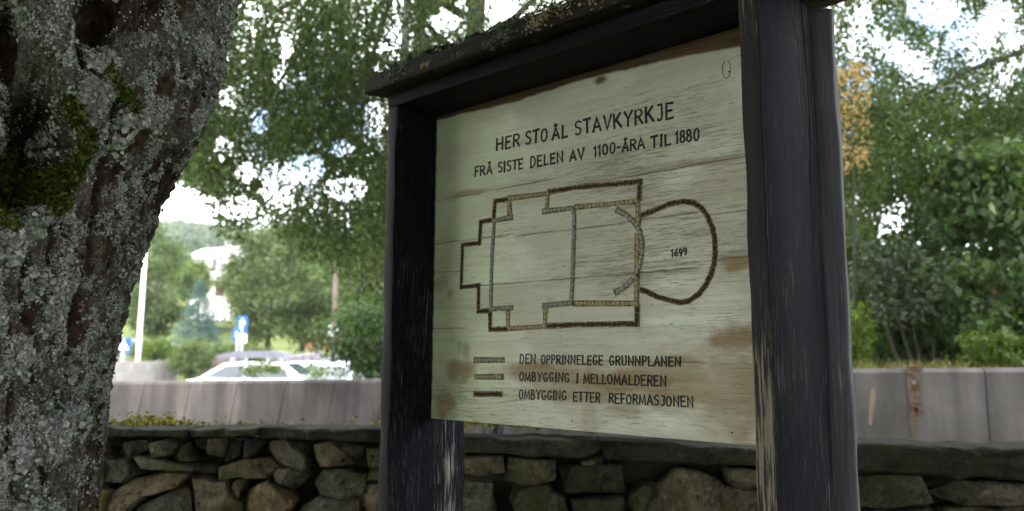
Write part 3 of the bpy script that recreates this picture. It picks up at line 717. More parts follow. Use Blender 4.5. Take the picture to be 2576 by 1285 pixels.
moss_c = .85*np.exp(-(seg_d([(175, 250), (225, 350), (200, 420), (165, 470), (150, 520)])/26)**2)+np.exp(-(seg_d([(10, 430), (25, 520), (10, 580)])/35)**2)+.6*np.exp(-(seg_d([(270, 165), (330, 270)])/24)**2)+.5*hol*sstep(200, 330, Y0_)
moss = np.clip(sstep(.28, .75, moss_c*(.1+1.5*fbm(P0*34, 4))+.25*fur*sstep(500, 150, X0))*front, 0, 1)
t = NT('old_bark', .95, .1); C = t.coord()
b0 = t.ramp(t.noise(60, 6, t.coord((1, 1, .5)), .7), [(.3, (.012, .009, .007)), (.52, (.042, .030, .023)), (.72, (.115, .085, .066))])
lc = t.ramp(t.noise(150, 5, C, .7), [(.34, (.022, .021, .017)), (.52, (.12, .12, .105)), (.70, (.36, .365, .33))])
lm = t.ramp(t.math('ADD', t.noise(70, 6, t.coord((1, 1, .8), (1, 1, 1)), .7), t.math('MULTIPLY', t.math('SUBTRACT', t.attr('cover'), .5), .55)), [(.56, 0.), (.61, 1.)])
bro = t.ramp(t.noise(9, 4, t.coord((1, 1, .45), (4, 4, 4))), [(.42, 0.), (.6, .8)])
b0 = t.mix(bro, b0, t.ramp(t.noise(75, 5, t.coord((1, 1, .4)), .7), [(.32, (.022, .012, .009)), (.5, (.075, .044, .034)), (.7, (.17, .115, .092))]))
c = t.mix(t.math('MULTIPLY', lm, .62), b0, lc)
ms = t.ramp(t.noise(180, 4, C), [(.3, (.018, .026, .005)), (.55, (.06, .075, .012)), (.75, (.14, .15, .025))])
c = t.mix(t.attr('moss'), c, ms)
t.color(c); t.bump(t.noise(240, 5, C, .7), .8, .006)
trunk = quads_mesh('trunk', Vl, Q, t.m, tree, smooth=True, attrs={'cover': ('POINT', cover), 'moss': ('POINT', moss)})
# vertex normals for planting lichen lobes
me = trunk.data; N = np.empty(len(V)*3, np.float32); me.vertices.foreach_get('normal', N); N = N.reshape(-1, 3)
vis = (X0 > -60) & (Y0_ > -60) & (Y0_ < 1345) & (st < .35)
dens = np.clip(cover*1.0*(.03+1.4*sstep(.46, .64, fbm(P0*np.array([46, 46, 34])+9, 3))), 0, 1)*vis*(1-moss*.7)
small = fbm(P0*np.array([22, 22, 16])+5, 3)
idx = rng.choice(len(V), 54000, replace=True, p=dens/dens.sum())
jit = rng.normal(size=(len(idx), 3))*.0013
flake_mesh('lichen', Vl[idx]+jit, N[idx], (.0018+.0034*sstep(.4, .65, small[idx])*sstep(.45, .7, lz[idx]+.1)), m_lich, trunk, seg=6, tilt=.7, lift=.8)
# green-grey leafy lichen in a few tufts
zone = np.exp(-((X0-110)/60)**2-((Y0_-60)/70)**2)+.7*np.exp(-((X0-330)/90)**2-((Y0_-70)/40)**2)+.6*np.exp(-((X0-100)/120)**2-((Y0_-900)/260)**2)+.4*np.exp(-((X0-60)/80)**2-((Y0_-560)/60)**2)
d2 = zone*vis*sstep(.5, .6, small); idx = rng.choice(len(V), 4200, p=d2/d2.sum())
flake_mesh('leafy_lichen', Vl[idx]+rng.normal(size=(len(idx), 3))*.001, N[idx], np.full(len(idx), .0040), m_flake('green_grey_lichen', (.11, .13, .105), (.23, .26, .215), (.34, .37, .32)), trunk, seg=6, tilt=.6, lift=.6)
dm = moss*vis; idx = rng.choice(len(V), 9000, p=dm/dm.sum())
flake_mesh('moss', Vl[idx]+N[idx]*.001+rng.normal(size=(len(idx), 3))*.0012, N[idx], np.full(len(idx), .0032), m_flake('bark_moss', (.02, .03, .005), (.06, .08, .012), (.15, .17, .03)), trunk, seg=5, tilt=.9, lift=1.1)
# loose bark scraps on the silhouette
edge = (np.abs(T_-(.0)) < .5) & (Y0_ > -20) & (Y0_ < 1300); ids = np.where(edge)[0]; idx = rng.choice(ids, 260)
flake_mesh('bark_scrap', Vl[idx], N[idx], np.full(len(idx), .006), m_plain('bark_scrap', (.05, .036, .028), .95), trunk, seg=5, tilt=.6, lift=1.0)
# limbs and an out-of-view crown, sized to dim the light on the sign
ax5 = float(axis_x(np.array([5.2]))[0]); o5 = Vector((ax5+.98, 0, 5.2))
mb = MB()
limbs = [[o5-Vector((0, 0, .15)), o5+Vector((.5, .6, .9)), o5+Vector((1.6, 1.0, 1.5)), o5+Vector((3.2, .6, 1.9))], [o5-Vector((0, 0, .15)), o5+Vector((-.6, -.4, 1.1)), o5+Vector((-2.0, -1.4, 1.9))],
         [o5-Vector((0, 0, .15)), o5+Vector((.4, -1.0, 1.0)), o5+Vector((1.5, -3.2, 1.6))], [o5-Vector((0, 0, .15)), o5+Vector((-.3, 1.1, 1.3)), o5+Vector((-1.2, 2.4, 2.2))]]
for l in limbs: mb.tube(l, [.26-.06*k for k in range(len(l))], 10)
mb.build('limb', t.m, tree, True)
C_ = []
while len(C_) < 460:
    v = rng.normal(size=3); v /= np.linalg.norm(v); q = .35+.65*rng.uniform()**.5
    C_.append(np.array([.3, -.6, 4.6])+np.array([7.5, 7.0, 8.2])*np.array([v[0], v[1], abs(v[2])])*q-np.array([0, 0, 1.6*rng.uniform()*(1 if v[1]*q < .1 else 0)]))
P, T = clumps(C_, [1.15]*len(C_), 120)
shade_skirt = [np.array([9.5*math.sin(a_), -8.6*math.cos(a_)*1.0, rng.uniform(.6, 6.5)])+rng.normal(size=3)*.8 for a_ in rng.uniform(-1.25, 1.25, 170)]  # added leaf masses behind the viewer, blocking sky light from there
P2, T2 = clumps(shade_skirt, [1.1]*170, 90); P = np.r_[P, P2[P2[:, 2] > .2]]
px_, py_ = project(P); seen = (P[:, 1] > .2) & (px_ > -160) & (px_ < 2740) & (py_ > -150)
P = P[~seen & ((P[:, 2] > 3.3) | (P[:, 1] < -4))]
m_crown = m_leaf('broad_leaf', (.03, .05, .012), (.08, .11, .03), .3)
leaf_mesh('crown', P-np.array([-.98, 1.48, 0]), .27, m_crown, tree, rng.random(len(P)), wid=.75)  # the tree's crown and the added sky-blocking leaves in one mesh

# ------------------------------------------------------------------ dry stone wall
wall = empty('dry_stone_wall', (0, 3.2, 0)); tag(wall, 'low dry stone wall of rough mossy boulders capped with thick flat slabs', 'wall')
def wall_y(X): return 3.28-.05*X
def wpt(x, y, off=0.):
    v = ray(x, y); tt = (3.28-off)/(v.y+.05*v.x); return v.x*tt, EYE+v.z*tt
def m_stone(name, lo, hi, spots):
    t = NT(name, .9, .2); C = t.coord(); oi = t.n('ShaderNodeObjectInfo')
    c = t.ramp(t.noise(9, 6, C, .62), [(.28, lo), (.72, hi)])
    c = t.mix(t.ramp(t.noise(55, 5, C, .7), [(.45, 0.), (.7, .6)]), c, spots)
    c = t.mix(t.ramp(t.noise(26, 5, t.coord((1, 1, 1), (5, 2, 1)), .7), [(.53, 0.), (.62, .8)]), c, (.022, .020, .014))
    c = t.mix(t.ramp(t.noise(18, 6, t.coord((1, 1, 1), (8, 2, 5)), .75), [(.57, 0.), (.64, .6)]), c, tuple(v*1.35 for v in spots))
    c = t.mix(t.ramp(t.noise(6, 4, t.coord((1, 1, 1), (3, 3, 3))), [(.52, 0.), (.66, .75)]), c, (.075, .08, .028))
    c = t.mix(1, c, oi.outputs['Color'], 'MULTIPLY')
    t.color(c); t.bump(t.math('ADD', t.noise(30, 6, C, .75), t.noise(150, 4, C)), 1.0, .022); return t.m
m_st = m_stone('field_stone', (.042, .040, .031), (.175, .158, .112), (.24, .225, .175))
m_slab = m_stone('slab_stone', (.020, .022, .015), (.058, .058, .042), (.10, .10, .08))
def stone(poly, depth=.26, bulge=.05, col=(1, 1, 1), name='stone', mat=None, inset=.0, facets=3, rough=.012, seed=0):
    pts = [wpt(x, y, inset) for x, y in poly]
    P = np.array(pts); cen = P.mean(0)
    m = 96; seg = np.r_[P, P[:1]]; L_ = np.hypot(*np.diff(seg, axis=0).T); cum = np.r_[0, np.cumsum(L_)]
    s = np.linspace(0, cum[-1], m, endpoint=False); B = np.c_[np.interp(s, cum, seg[:, 0]), np.interp(s, cum, seg[:, 1])]
    for _ in range(0): B = .5*B+.25*(np.roll(B, 1, 0)+np.roll(B, -1, 0))
    size = max(.05, np.sqrt(abs(np.sum(P[:, 0]*np.roll(P[:, 1], -1)-np.roll(P[:, 0], -1)*P[:, 1]))/2))
    nz = vnoise(np.c_[B*20, np.full(m, seed*3.7)])-.5; dirv = (B-cen)/np.maximum(np.hypot(*(B-cen).T), 1e-4)[:, None]
    B = B+dirv*(nz*.11*size)[:, None]
    if name == 'stone': B = cen+(B-cen)*.975
    rings = [1.0, 1.0, .993, .98, .96, .93, .89, .84, .78, .72, .65, .58, .50, .42, .34, .26, .18, .10, .04]
    pl = [(rng.normal(size=2)*.6, rng.uniform(.1, .8)) for _ in range(facets)]
    V = []
    for k, r in enumerate(rings):
        q = cen+(B-cen)*r
        if k == 0: y = np.full(m, depth)
        else:
            h = (1-r**9)**.7 if r < 1 else 0
            y = -bulge*h*np.ones(m)
            u = (q-cen)/size
            for g, o in pl: y = np.maximum(y, -bulge*(o+.25+u@g*1.6)*(h**.5)) if r < 1 else y
            f_ = fbm(np.c_[q*13, np.full(m, seed*1.3)], 5); y = y-((f_-.5)*3.4+(.5-np.abs(2*fbm(np.c_[q*9+5, np.full(m, seed*2.1)], 3)-1))*1.5)*rough*h
        V.append(np.c_[q[:, 0], wall_y(q[:, 0])-inset+y, q[:, 1]])
    nr = len(rings); V = np.concatenate(V+[np.array([[cen[0], wall_y(cen[0])-inset+V[-1][:, 1].mean()-wall_y(V[-1][:, 0]).mean()+inset, cen[1]]])])
    V = V-np.array([0, 3.2, 0]); me = bpy.data.meshes.new(name); F = []
    for k in range(nr-1):
        for a in range(m): F.append((k*m+a, k*m+(a+1) % m, (k+1)*m+(a+1) % m, (k+1)*m+a))
    for a in range(m): F.append(((nr-1)*m+a, (nr-1)*m+(a+1) % m, nr*m))
    F.append(tuple(range(m))[::-1])
    me.from_pydata(V.tolist(), [], F); me.update()
    o = link_mesh(name, me, mat or m_st, wall, True); o.color = (*col, 1)
    return o
def l_(pts): return [(188.7+x*.34186, 1006.3+y*.34186) for x, y in pts]      # three close-up readings, brought to one sheet
def r_(pts): return [(880.5+x*.41508, 1006.3+y*.41508) for x, y in pts]
def e_(pts): return [(1886.8+x*.51098, 628.9+y*.51098) for x, y in pts]
G, OC, DK, MS, LG = (.92, .93, .90), (1.18, 1.02, .78), (.48, .50, .46), (.50, .56, .32), (1.12, 1.12, 1.08)
ST = [
 (l_, [(195, 290), (320, 280), (290, 380), (190, 430), (150, 430)], MS), (l_, [(250, 425), (330, 320), (530, 285), (545, 360), (430, 420)], G), (l_, [(565, 310), (700, 285), (765, 330), (700, 410), (565, 425)], G),
 (l_, [(740, 340), (870, 300), (890, 450), (760, 460), (720, 410)], MS), (l_, [(885, 290), (985, 285), (990, 375), (895, 375)], DK), (l_, [(990, 275), (1105, 268), (1105, 430), (1000, 390)], G),
 (l_, [(1120, 290), (1252, 285), (1230, 420), (1120, 472)], DK), (l_, [(1250, 290), (1390, 285), (1330, 390), (1240, 445)], (.30, .30, .32)), (l_, [(1430, 300), (1560, 285), (1700, 400), (1712, 490), (1660, 555), (1590, 495), (1500, 470), (1415, 350)], LG),
 (l_, [(1590, 285), (1740, 300), (1765, 480), (1715, 480), (1650, 370)], DK), (l_, [(1745, 330), (1880, 305), (2045, 420), (2045, 475), (1800, 498), (1755, 420)], OC), (l_, [(1900, 305), (2150, 330), (2140, 495), (2050, 470)], DK),
 (l_, [(2140, 355), (2330, 350), (2330, 500), (2150, 498)], MS),
 (l_, [(140, 440), (420, 428), (490, 530), (390, 605), (120, 590)], (.62, .68, .56)), (l_, [(420, 418), (640, 440), (885, 500), (870, 528), (480, 505)], G), (l_, [(1065, 490), (1280, 430), (1450, 428), (1515, 500), (1420, 578), (1230, 562), (1075, 578)], (1.05, .98, .78)),
 (l_, [(895, 470), (1055, 470), (1065, 540), (895, 535)], DK), (l_, [(1500, 505), (1595, 500), (1705, 575), (1620, 655), (1470, 602), (1460, 540)], G), (l_, [(1815, 515), (1960, 505), (2155, 560), (2110, 700), (1960, 745), (1800, 690), (1765, 600)], (.80, .82, .72)),
 (l_, [(2150, 520), (2330, 520), (2330, 590), (2130, 590)], MS),
 (l_, [(240, 830), (270, 680), (430, 570), (700, 538), (835, 558), (760, 640), (500, 720), (390, 830)], OC), (l_, [(480, 770), (800, 620), (835, 640), (880, 900), (420, 900)], LG), (l_, [(845, 565), (1000, 600), (1110, 600), (1140, 700), (1235, 760), (1240, 900), (910, 900)], (1.02, .98, .82)),
 (l_, [(1190, 578), (1262, 568), (1255, 610), (1225, 725), (1090, 722), (1150, 690)], (1.2, 1.1, .85)), (l_, [(1270, 650), (1420, 590), (1615, 740), (1610, 785), (1520, 900), (1240, 900)], (1.3, 1.05, .72)), (l_, [(1600, 900), (1660, 780), (1780, 700), (1960, 745), (2080, 722), (2110, 900)], G),
 (l_, [(2110, 620), (2330, 600), (2330, 900), (2090, 900)], (1.1, 1.02, .85)), (l_, [(120, 650), (265, 660), (240, 900), (100, 900)], OC), (l_, [(260, 830), (400, 820), (420, 960), (260, 960)], MS),
 (r_, [(690, 345), (930, 338), (942, 440), (760, 468), (690, 440)], (.95, .85, .68)), (r_, [(955, 345), (1100, 345), (1265, 372), (1240, 490), (1120, 522), (932, 490)], (1.0, .98, .84)), (r_, [(1405, 370), (1560, 325), (1585, 372), (1470, 412), (1405, 398)], (.9, .92, .7)),
 (r_, [(1270, 400), (1650, 385), (1670, 560), (1300, 560)], (.22, .22, .15)), (r_, [(1780, 610), (1850, 520), (2000, 420), (2110, 413), (2300, 530), (2475, 560), (2480, 760), (1770, 760)], (.98, .94, .80)), (r_, [(2295, 410), (2600, 420), (2600, 530), (2340, 535), (2292, 480)], (.95, .92, .74)),
 (r_, [(960, 605), (1000, 540), (1200, 520), (1315, 590), (1350, 760), (1010, 760)], (.42, .46, .30)), (r_, [(600, 470), (870, 500), (882, 760), (600, 760)], (.78, .82, .66)), (r_, [(1660, 650), (1700, 560), (1800, 500), (1855, 500), (1790, 600), (1765, 690)], MS), (r_, [(1330, 600), (1660, 570), (1665, 760), (1340, 760)], (.34, .36, .24)),
 (e_, [(420, 1120), (830, 1100), (872, 1170), (905, 1240), (720, 1275), (430, 1270)], (.55, .56, .46)), (e_, [(865, 1190), (1000, 1132), (1420, 1150), (1420, 1245), (1060, 1262)], (.92, .90, .76)), (e_, [(925, 1300), (945, 1262), (1060, 1250), (1230, 1272), (1420, 1252), (1420, 1420), (900, 1420)], (.85, .84, .66)),
 (e_, [(520, 1290), (720, 1285), (900, 1270), (890, 1420), (500, 1420)], (.5, .52, .4)), (e_, [(1430, 1150), (1640, 1140), (1660, 1270), (1440, 1280)], G), (e_, [(1440, 1290), (1700, 1285), (1700, 1430), (1440, 1430)], OC),
]
for k, (f, poly, col) in enumerate(ST):
    flat = max(p[1] for p in poly) > 700
    stone(f(poly), bulge=random.uniform(.035, .075), col=col, facets=random.choice((2, 3, 4)), seed=k, inset=(.0, -.035, .02, -.02, .03)[k % 5] if col not in (DK,) else -.06)
# rows nearer the ground and out past the frame, coarser
def row(z0, z1, x0, x1, k0):
    x = x0; k = k0
    while x < x1:
        wdt = random.uniform(.28, .6); poly = [(x+random.uniform(0, .04), z0+random.uniform(0, .04)), (x+wdt*.5, z0-.02), (x+wdt-.02, z0+random.uniform(0, .05)), (x+wdt-random.uniform(.01, .06), z1-random.uniform(.01, .05)), (x+wdt*.5, z1), (x+random.uniform(.01, .06), z1-random.uniform(0, .05))]
        sp = []
        for X, Zz in poly:
            a, b = project([[X, wall_y(X), Zz]]); sp.append((a[0], b[0]))
        c_ = random.choice((G, OC, DK, LG, (.7, .75, .6)))
        stone(sp, bulge=.05, col=c_, seed=k); x += wdt; k += 1
row(.38, .70, -2.6, 3.0, 200); row(.02, .37, -2.6, 3.0, 300)
row(.72, 1.02, -3.0, -1.95, 400)
def slab(poly, f, col, over=.045, k=0, bulge=.03):
    cyy = sum(q[1] for q in f(poly))/len(poly)
    """coping slab: split front face, flat top running back over the wall"""
    o = stone([(x_, y_+(5 if y_ < cyy else 0)) for x_, y_ in f(poly)], depth=.19, bulge=bulge, col=col, name='coping_slab', mat=m_slab, inset=over, facets=3, rough=.02, seed=k)
    return o
slab([(-150, 186), (400, 188), (835, 198), (838, 266), (520, 262), (-150, 275)], l_, (.62, .66, .5), k=501)
slab([(842, 203), (1100, 192), (1338, 192), (1342, 262), (1100, 262), (848, 272)], l_, (.7, .74, .58), k=502)
slab([(1346, 190), (1800, 196), (2420, 208), (2420, 318), (2000, 300), (1700, 285), (1350, 276)], l_, (.75, .78, .64), k=503)
slab([(560, 214), (1000, 222), (1300, 228), (1518, 237), (1522, 300), (1410, 352), (1200, 346), (940, 322), (560, 316)], r_, (.72, .76, .66), k=504)
slab([(1526, 236), (1900, 250), (2460, 282), (2640, 285), (2640, 410), (2460, 396), (1900, 372), (1545, 360)], r_, (.66, .68, .52), k=505)
slab([(440, 934), (760, 944), (1060, 950), (1150, 968), (1400, 960), (1700, 962), (1700, 1140), (1349, 1132), (870, 1106), (440, 1084)], e_, (.60, .60, .48), k=506, bulge=.02)
mb = MB()
mb.faces([(-3.0, wall_y(-3)+.13-3.2, -.1), (3.1, wall_y(3.1)+.13-3.2, -.1), (3.1, wall_y(3.1)+.13-3.2, 1.068), (-3.0, wall_y(-3)+.13-3.2, 1.10), (-3.0, wall_y(-3)+.52-3.2, -.1), (3.1, wall_y(3.1)+.52-3.2, -.1), (3.1, wall_y(3.1)+.52-3.2, .99), (-3.0, wall_y(-3)+.52-3.2, 1.02)],
         [(0, 1, 2, 3), (4, 5, 6, 7), (3, 2, 6, 7), (0, 1, 5, 4), (0, 3, 7, 4), (1, 2, 6, 5)])
mb.build('rubble_core', m_plain('earthy_rubble', (.022, .020, .014), .95, .3, 12), wall)
# moss along the back of the coping
k = 5200; x = np.concatenate([rng.uniform(-.30, .62, 3600), rng.normal(-1.72, .12, 900), rng.uniform(.62, .95, 400), rng.uniform(-1.8, -.5, 300)])
dn = fbm(np.c_[x*6, x*0, x*0+4], 3); keep = rng.random(len(x)) < sstep(.3, .55, dn); x = x[keep]
topz = np.where(x > -.6, EYE-.300-.012*x, EYE-.322)
P = np.c_[x, wall_y(x)+.04+.3*rng.random(len(x))-3.2, topz-.006+rng.random(len(x))**2*.035*fbm(np.c_[x*25, x*0, x*0], 2)*2]
flake_mesh('moss', P, np.tile((0, -.4, 1), (len(P), 1)), .008, m_flake('wall_moss', (.10, .085, .02), (.20, .20, .025), (.30, .29, .05)), wall, seg=5, tilt=.9, lift=1.0)

# ------------------------------------------------------------------ concrete walls beyond the path
def m_conc(name, tone):
    t = NT(name, .9, .15); C = t.coord()
    n1 = t.ramp(t.noise(1.6, 6, C, .6), [(.3, tuple(c*.72 for c in tone)), (.7, tuple(c*1.2 for c in tone))])
    st_ = t.ramp(t.noise(5, 4, t.coord((1, 1, .10)), .6), [(.35, .42), (.62, 1.15)])
    c = t.mix(.6, n1, st_, 'MULTIPLY')
    c = t.mix(t.ramp(t.noise(26, 5, C, .7), [(.60, 0.), (.72, .65)]), c, (.075, .068, .06))
    c = t.mix(t.ramp(t.noise(3.2, 4, t.coord((1, 1, .2), (5, 1, 1))), [(.55, 0.), (.7, .35)]), c, (.30, .27, .24))
    oi = t.n('ShaderNodeObjectInfo'); c = t.mix(1, c, oi.outputs['Color'], 'MULTIPLY')
    t.color(c); t.bump(t.noise(40, 6, C, .7), .5, .01); return t.m
def conc_wall(name, label, A, B, zA, zB, thick, tone, njoint, lean=0., base=-.5, cuts=None):
    """upright panels butted end to end with open joints"""
    A, B = Vector((*A, 0)), Vector((*B, 0)); d = (B-A); Ln = d.length; d.normalize(); ang = math.atan2(d.y, d.x)
    o = empty(name, (A.x, A.y, 0), ang); tag(o, label, 'wall')
    m = m_conc(name+'_concrete', tone); cuts = cuts or [k*Ln/njoint for k in range(njoint+1)]
    for lo_, hi_ in zip(cuts, cuts[1:]):
        a, b = lo_+.004, hi_-.004; za = zA+(zB-zA)*a/Ln; zb_ = zA+(zB-zA)*b/Ln; c = .03
        mb = MB()
        def V(x, y, z, zt_): return (x+lean*(z-.9), y, z)
        pr = [(0, base), (0, -c), (c, 0), (thick-c, 0), (thick, -c), (thick, base)]
        P = []
        for x_, zt_ in ((a, za), (b, zb_)):
            for y, h in pr: z = (zt_+h if h != base else base); P.append((x_+lean*(z-.9), y, z))
        n = len(pr)
        mb.faces(P, [tuple(range(n)), tuple(range(2*n-1, n-1, -1))]+[(i, (i+1) % n, n+(i+1) % n, n+i) for i in range(n)])
        p = mb.build('panel', m, o); q_ = random.uniform(.93, 1.07); p.color = (q_, q_*.99, q_, 1)
    mb = MB(); mb.box((0, .02, base), (Ln, thick-.02, min(zA, zB)-.06)); mb.build('joint_filler', m_plain(name+'_joint', (.05, .047, .042), .95), o)
    return o, m
# right hand wall: readings at its top edge
a = at(1750, 931, 6.35); b = at(3200, 921, 5.35)
def wr_local(x, y):
    v = ray(x, y); A = Vector((a.x, a.y)); d = Vector((b.x-a.x, b.y-a.y)).normalized(); n_ = Vector((-d.y, d.x))
    tt = A.dot(n_)/(v.x*n_.x+v.y*n_.y); p = Vector((v.x*tt, v.y*tt)); return (p-A).dot(d), EYE+v.z*tt
wr, mcr = conc_wall('concrete_wall', 'grey weathered concrete panel wall with a rusty iron strap bolted near its top', (a.x, a.y), (b.x, b.y), a.z, b.z, .22, (.215, .20, .195), 3, .0, cuts=[0, wr_local(2010, 940)[0], wr_local(2478, 940)[0], (b-a).to_2d().length])
xs_, z0_ = wr_local(2296, 925); _, z1_ = wr_local(2296, 1046); xw = wr_local(2314, 985)[0]-wr_local(2282, 985)[0]
t = NT('rusty_iron', .85, .3); t.b.inputs['Metallic'].default_value = .2
t.color(t.ramp(t.noise(22, 5, t.coord(), .7), [(.35, (.13, .05, .025)), (.46, (.17, .085, .05)), (.56, (.22, .18, .155)), (.75, (.25, .225, .20))])); m_rust = t.m
s_ = empty('iron_strap', (0, 0, 0)); s_.parent = wr
for ch in (s_,): ch['label'] = 'rusty iron strap hooked over the wall top'
mb = MB(); mb.box((xs_-xw/2, -.012, z1_), (xs_+xw/2, -.002, z0_-.004), .002); mb.box((xs_-xw/2, -.012, z0_-.002), (xs_+xw*.9, .10, z0_+.010), .002)
mb.build('strap_plate', m_rust, s_)
h = z0_-z1_
MB().tube([(xs_, -.026, z0_-h*.30), (xs_, -.010, z0_-h*.30)], [.014, .018], 8).build('bolt_head', m_plain('grey_bolt', (.30, .30, .31), .5), s_)
MB().tube([(xs_+.005, -.0135, z1_+h*.14), (xs_+.005, -.011, z1_+h*.14)], .013, 10).build('bolt_hole', m_dark, s_)
t = NT('rust_run', .95, .1); t.color(t.ramp(t.noise(30, 4, t.coord()), [(.3, (.17, .13, .085)), (.7, (.215, .185, .155))]))
def streak(name, pts, mat):
    P = [wr_local(x, y) for x, y in pts]; MB().faces([(x, -.004, z) for x, z in P], [tuple(range(len(P)))]).build(name, mat, wr)
streak('rust_stain', [(2287, 1047), (2309, 1047), (2308, 1068), (2303, 1090), (2298, 1104), (2292, 1092), (2288, 1070)], t.m)
streak('lime_streak', [(2188, 980), (2200, 976), (2203, 1000), (2196, 1040), (2192, 1072), (2184, 1066), (2186, 1030)], m_plain('lime_run', (.34, .27, .22), .9, .15, 30))
# left hand wall
a = at(30, 962, 9.4); b = at(1790, 948, 7.9)
wl, mcl = conc_wall('retaining_wall', 'long pale concrete wall of leaning jointed panels behind the stone wall', (a.x, a.y), (b.x, b.y), a.z, b.z, .3, (.108, .098, .097), 14, .17)

# dark blue bollard seen under the board
p = at(1245, 1080, 6.2)
bo = empty('bollard', (p.x, p.y, 0)); tag(bo, 'short dark blue bollard seen in the gap under the sign board', 'bollard')
z1 = at(1245, 1010, 6.2).z
MB().tube([(0, 0, 0), (0, 0, z1-.04), (0, 0, z1)], [.068, .068, .05], 14).build('body', m_plain('bollard_paint', (.012, .013, .028), .45), bo, True)
MB().tube([(0, 0, .0), (0, 0, .1)], [.11, .09], 14).build('foot', m_plain('bollard_foot', (.15, .15, .16), .5), bo)

# ------------------------------------------------------------------ signs and poles across the road
m_galv = m_plain('galvanised_steel', (.45, .46, .48), .45, .1, 20, .5, .3)
m_blue = m_plain('blue_sign_face', (.012, .09, .42), .4, .05); m_white = m_plain('white_sign_face', (.80, .80, .80), .4, .03); m_black = m_plain('black_sign_face', (.02, .02, .02), .5)
def sign_plate(mbx, w_, h_, z, y=0, r=.05):
    pts = []
    for cx, cz_, a0 in ((w_/2-r, h_/2-r, 0), (-w_/2+r, h_/2-r, 90), (-w_/2+r, -h_/2+r, 180), (w_/2-r, -h_/2+r, 270)):
        pts += [(cx+r*math.cos(R(a0+q*22.5)), z+cz_+r*math.sin(R(a0+q*22.5))) for q in range(5)]
    mbx.prism(pts, 'y', y-.004, y+.004); return mbx
def ground(x, y): return float(zt(np.array([x]), np.array([y]))[0])
p = at(311, 868, 30); g = ground(p.x, p.y); o = empty('crossing_sign', (p.x, p.y, g), R(6)); tag(o, 'square blue pedestrian crossing sign with white triangle on a thin post', 'road sign')
zc = p.z-g; sz = 36*mpp(30)
MB().tube([(0, .03, 0), (0, .03, zc+.25)], .06, 10).build('post', m_galv, o)
sign_plate(MB(), sz, sz, zc).build('plate', m_blue, o)
tri = MB(); q = sz*.40; tri.prism([(-q, zc-q*.8), (q, zc-q*.8), (0, zc+q*.9)], 'y', -.012, -.0045); tri.build('white_triangle', m_white, o)
mb = MB(); k = q*.9/1.0
for (x0, z0, x1, z1, rr) in ((0, .12, .02, -.2, .07), (.02, -.2, .2, -.62, .05), (.0, -.2, -.2, -.62, .05), (.0, .05, .2, -.15, .035), (.0, .05, -.17, -.17, .035)):
    mb.prism([(x0*k-rr*k, zc+z0*k), (x0*k+rr*k, zc+z0*k), (x1*k+rr*k, zc+z1*k), (x1*k-rr*k, zc+z1*k)], 'y', -.0165-.0006*abs(x1*10), -.0125)
mb.prism([(.0+.085*k*math.cos(a_), zc+.24*k+.085*k*math.sin(a_)) for a_ in np.linspace(0, 2*math.pi, 10)[:-1]], 'y', -.016, -.0125)
mb.build('walking_figure', m_black, o)
def parking_sign(x, y0, y1, Y, label, plate=True):
    p = at(x, y0, Y); g = ground(p.x, p.y); o = empty('parking_sign', (p.x, p.y, g), R(-4)); tag(o, label, 'road sign', 'parking signs beside the car park')
    top = p.z-g; wd = 25*mpp(Y); hh = (y1-y0)*mpp(Y)
    MB().tube([(0, .035, 0), (0, .035, top-.05)], .05, 10).build('post', m_galv, o)
    sign_plate(MB(), wd, hh, top-hh/2).build('plate', m_blue, o)
    mb = MB(); s = hh*.24; c = top-hh*.5
    mb.prism([(-s*.6, c-s), (-s*.25, c-s), (-s*.25, c+s), (-s*.6, c+s)], 'y', -.011, -.0045)
    out_ = [(-s*.24, c+s)]+[(s*.1+s*.55*math.cos(R(a_)), c+s*.45+s*.55*math.sin(R(a_))) for a_ in range(90, -91, -18)]+[(-s*.24, c-s*.1)]
    inn = [(-s*.24, c+s*.25)]+[(s*.1+s*.22*math.cos(R(a_)), c+s*.45+s*.22*math.sin(R(a_))) for a_ in range(-90, 91, 18)]+[(-s*.24, c+s*.67)]
    mb.prism(out_+inn, 'y', -.0115, -.0045)
    mb.build('letter', m_white, o)
    if plate: sign_plate(MB(), wd, 22*mpp(Y), top-hh-13*mpp(Y), 0, .03).build('lower_plate', m_white, o)
    return o
parking_sign(611, 795, 838, 29, 'blue parking sign with a white plate below, nearer of the pair by the cars')
parking_sign(598, 826, 857, 31, 'blue parking sign without a white plate, half hidden behind the other', False)
# white pole
p = at(346, 918, 33); g = ground(p.x, p.y); o = empty('flagpole', (p.x, p.y, g)); tag(o, 'tall white flagpole rising beside the lichen-covered trunk', 'pole')
MB().tube([(0, 0, 0), (0, 0, 3), (0, 0, 8.4)], [.11, .10, .07], 12).build('shaft', m_plain('white_pole_paint', (.82, .82, .84), .4, .03), o, True)
MB().tube([(0, 0, 0), (0, 0, .3)], .18, 10).build('base', m_galv, o); MB().tube([(0, 0, 8.4), (0, 0, 8.5), (0, 0, 8.56)], [.04, .10, .03], 10).build('finial', m_white, o, True)
# utility pole with a white notice
p = at(838, 890, 34); g = ground(p.x, p.y); o = empty('utility_pole', (p.x, p.y, g)); tag(o, 'brown wooden utility pole carrying a small white notice plate', 'pole')
MB().tube([(0, 0, -.3), (0, 0, 7.5)], [.13, .10], 10).build('shaft', m_wood('pole_timber', (.11, .085, .07), (.2, .17, .14), .6), o, True)
zc = at(840, 832, 34).z-g; sign_plate(MB(), 22*mpp(34), 27*mpp(34), zc, -.15, .03).build('notice_plate', m_white, o)
mb = MB(); mb.box((-.9, -.06, 6.9), (.9, .06, 7.05)); mb.build('crossarm', m_wood('pole_timber_arm', (.11, .085, .07), (.2, .17, .14), .6, 'x'), o)

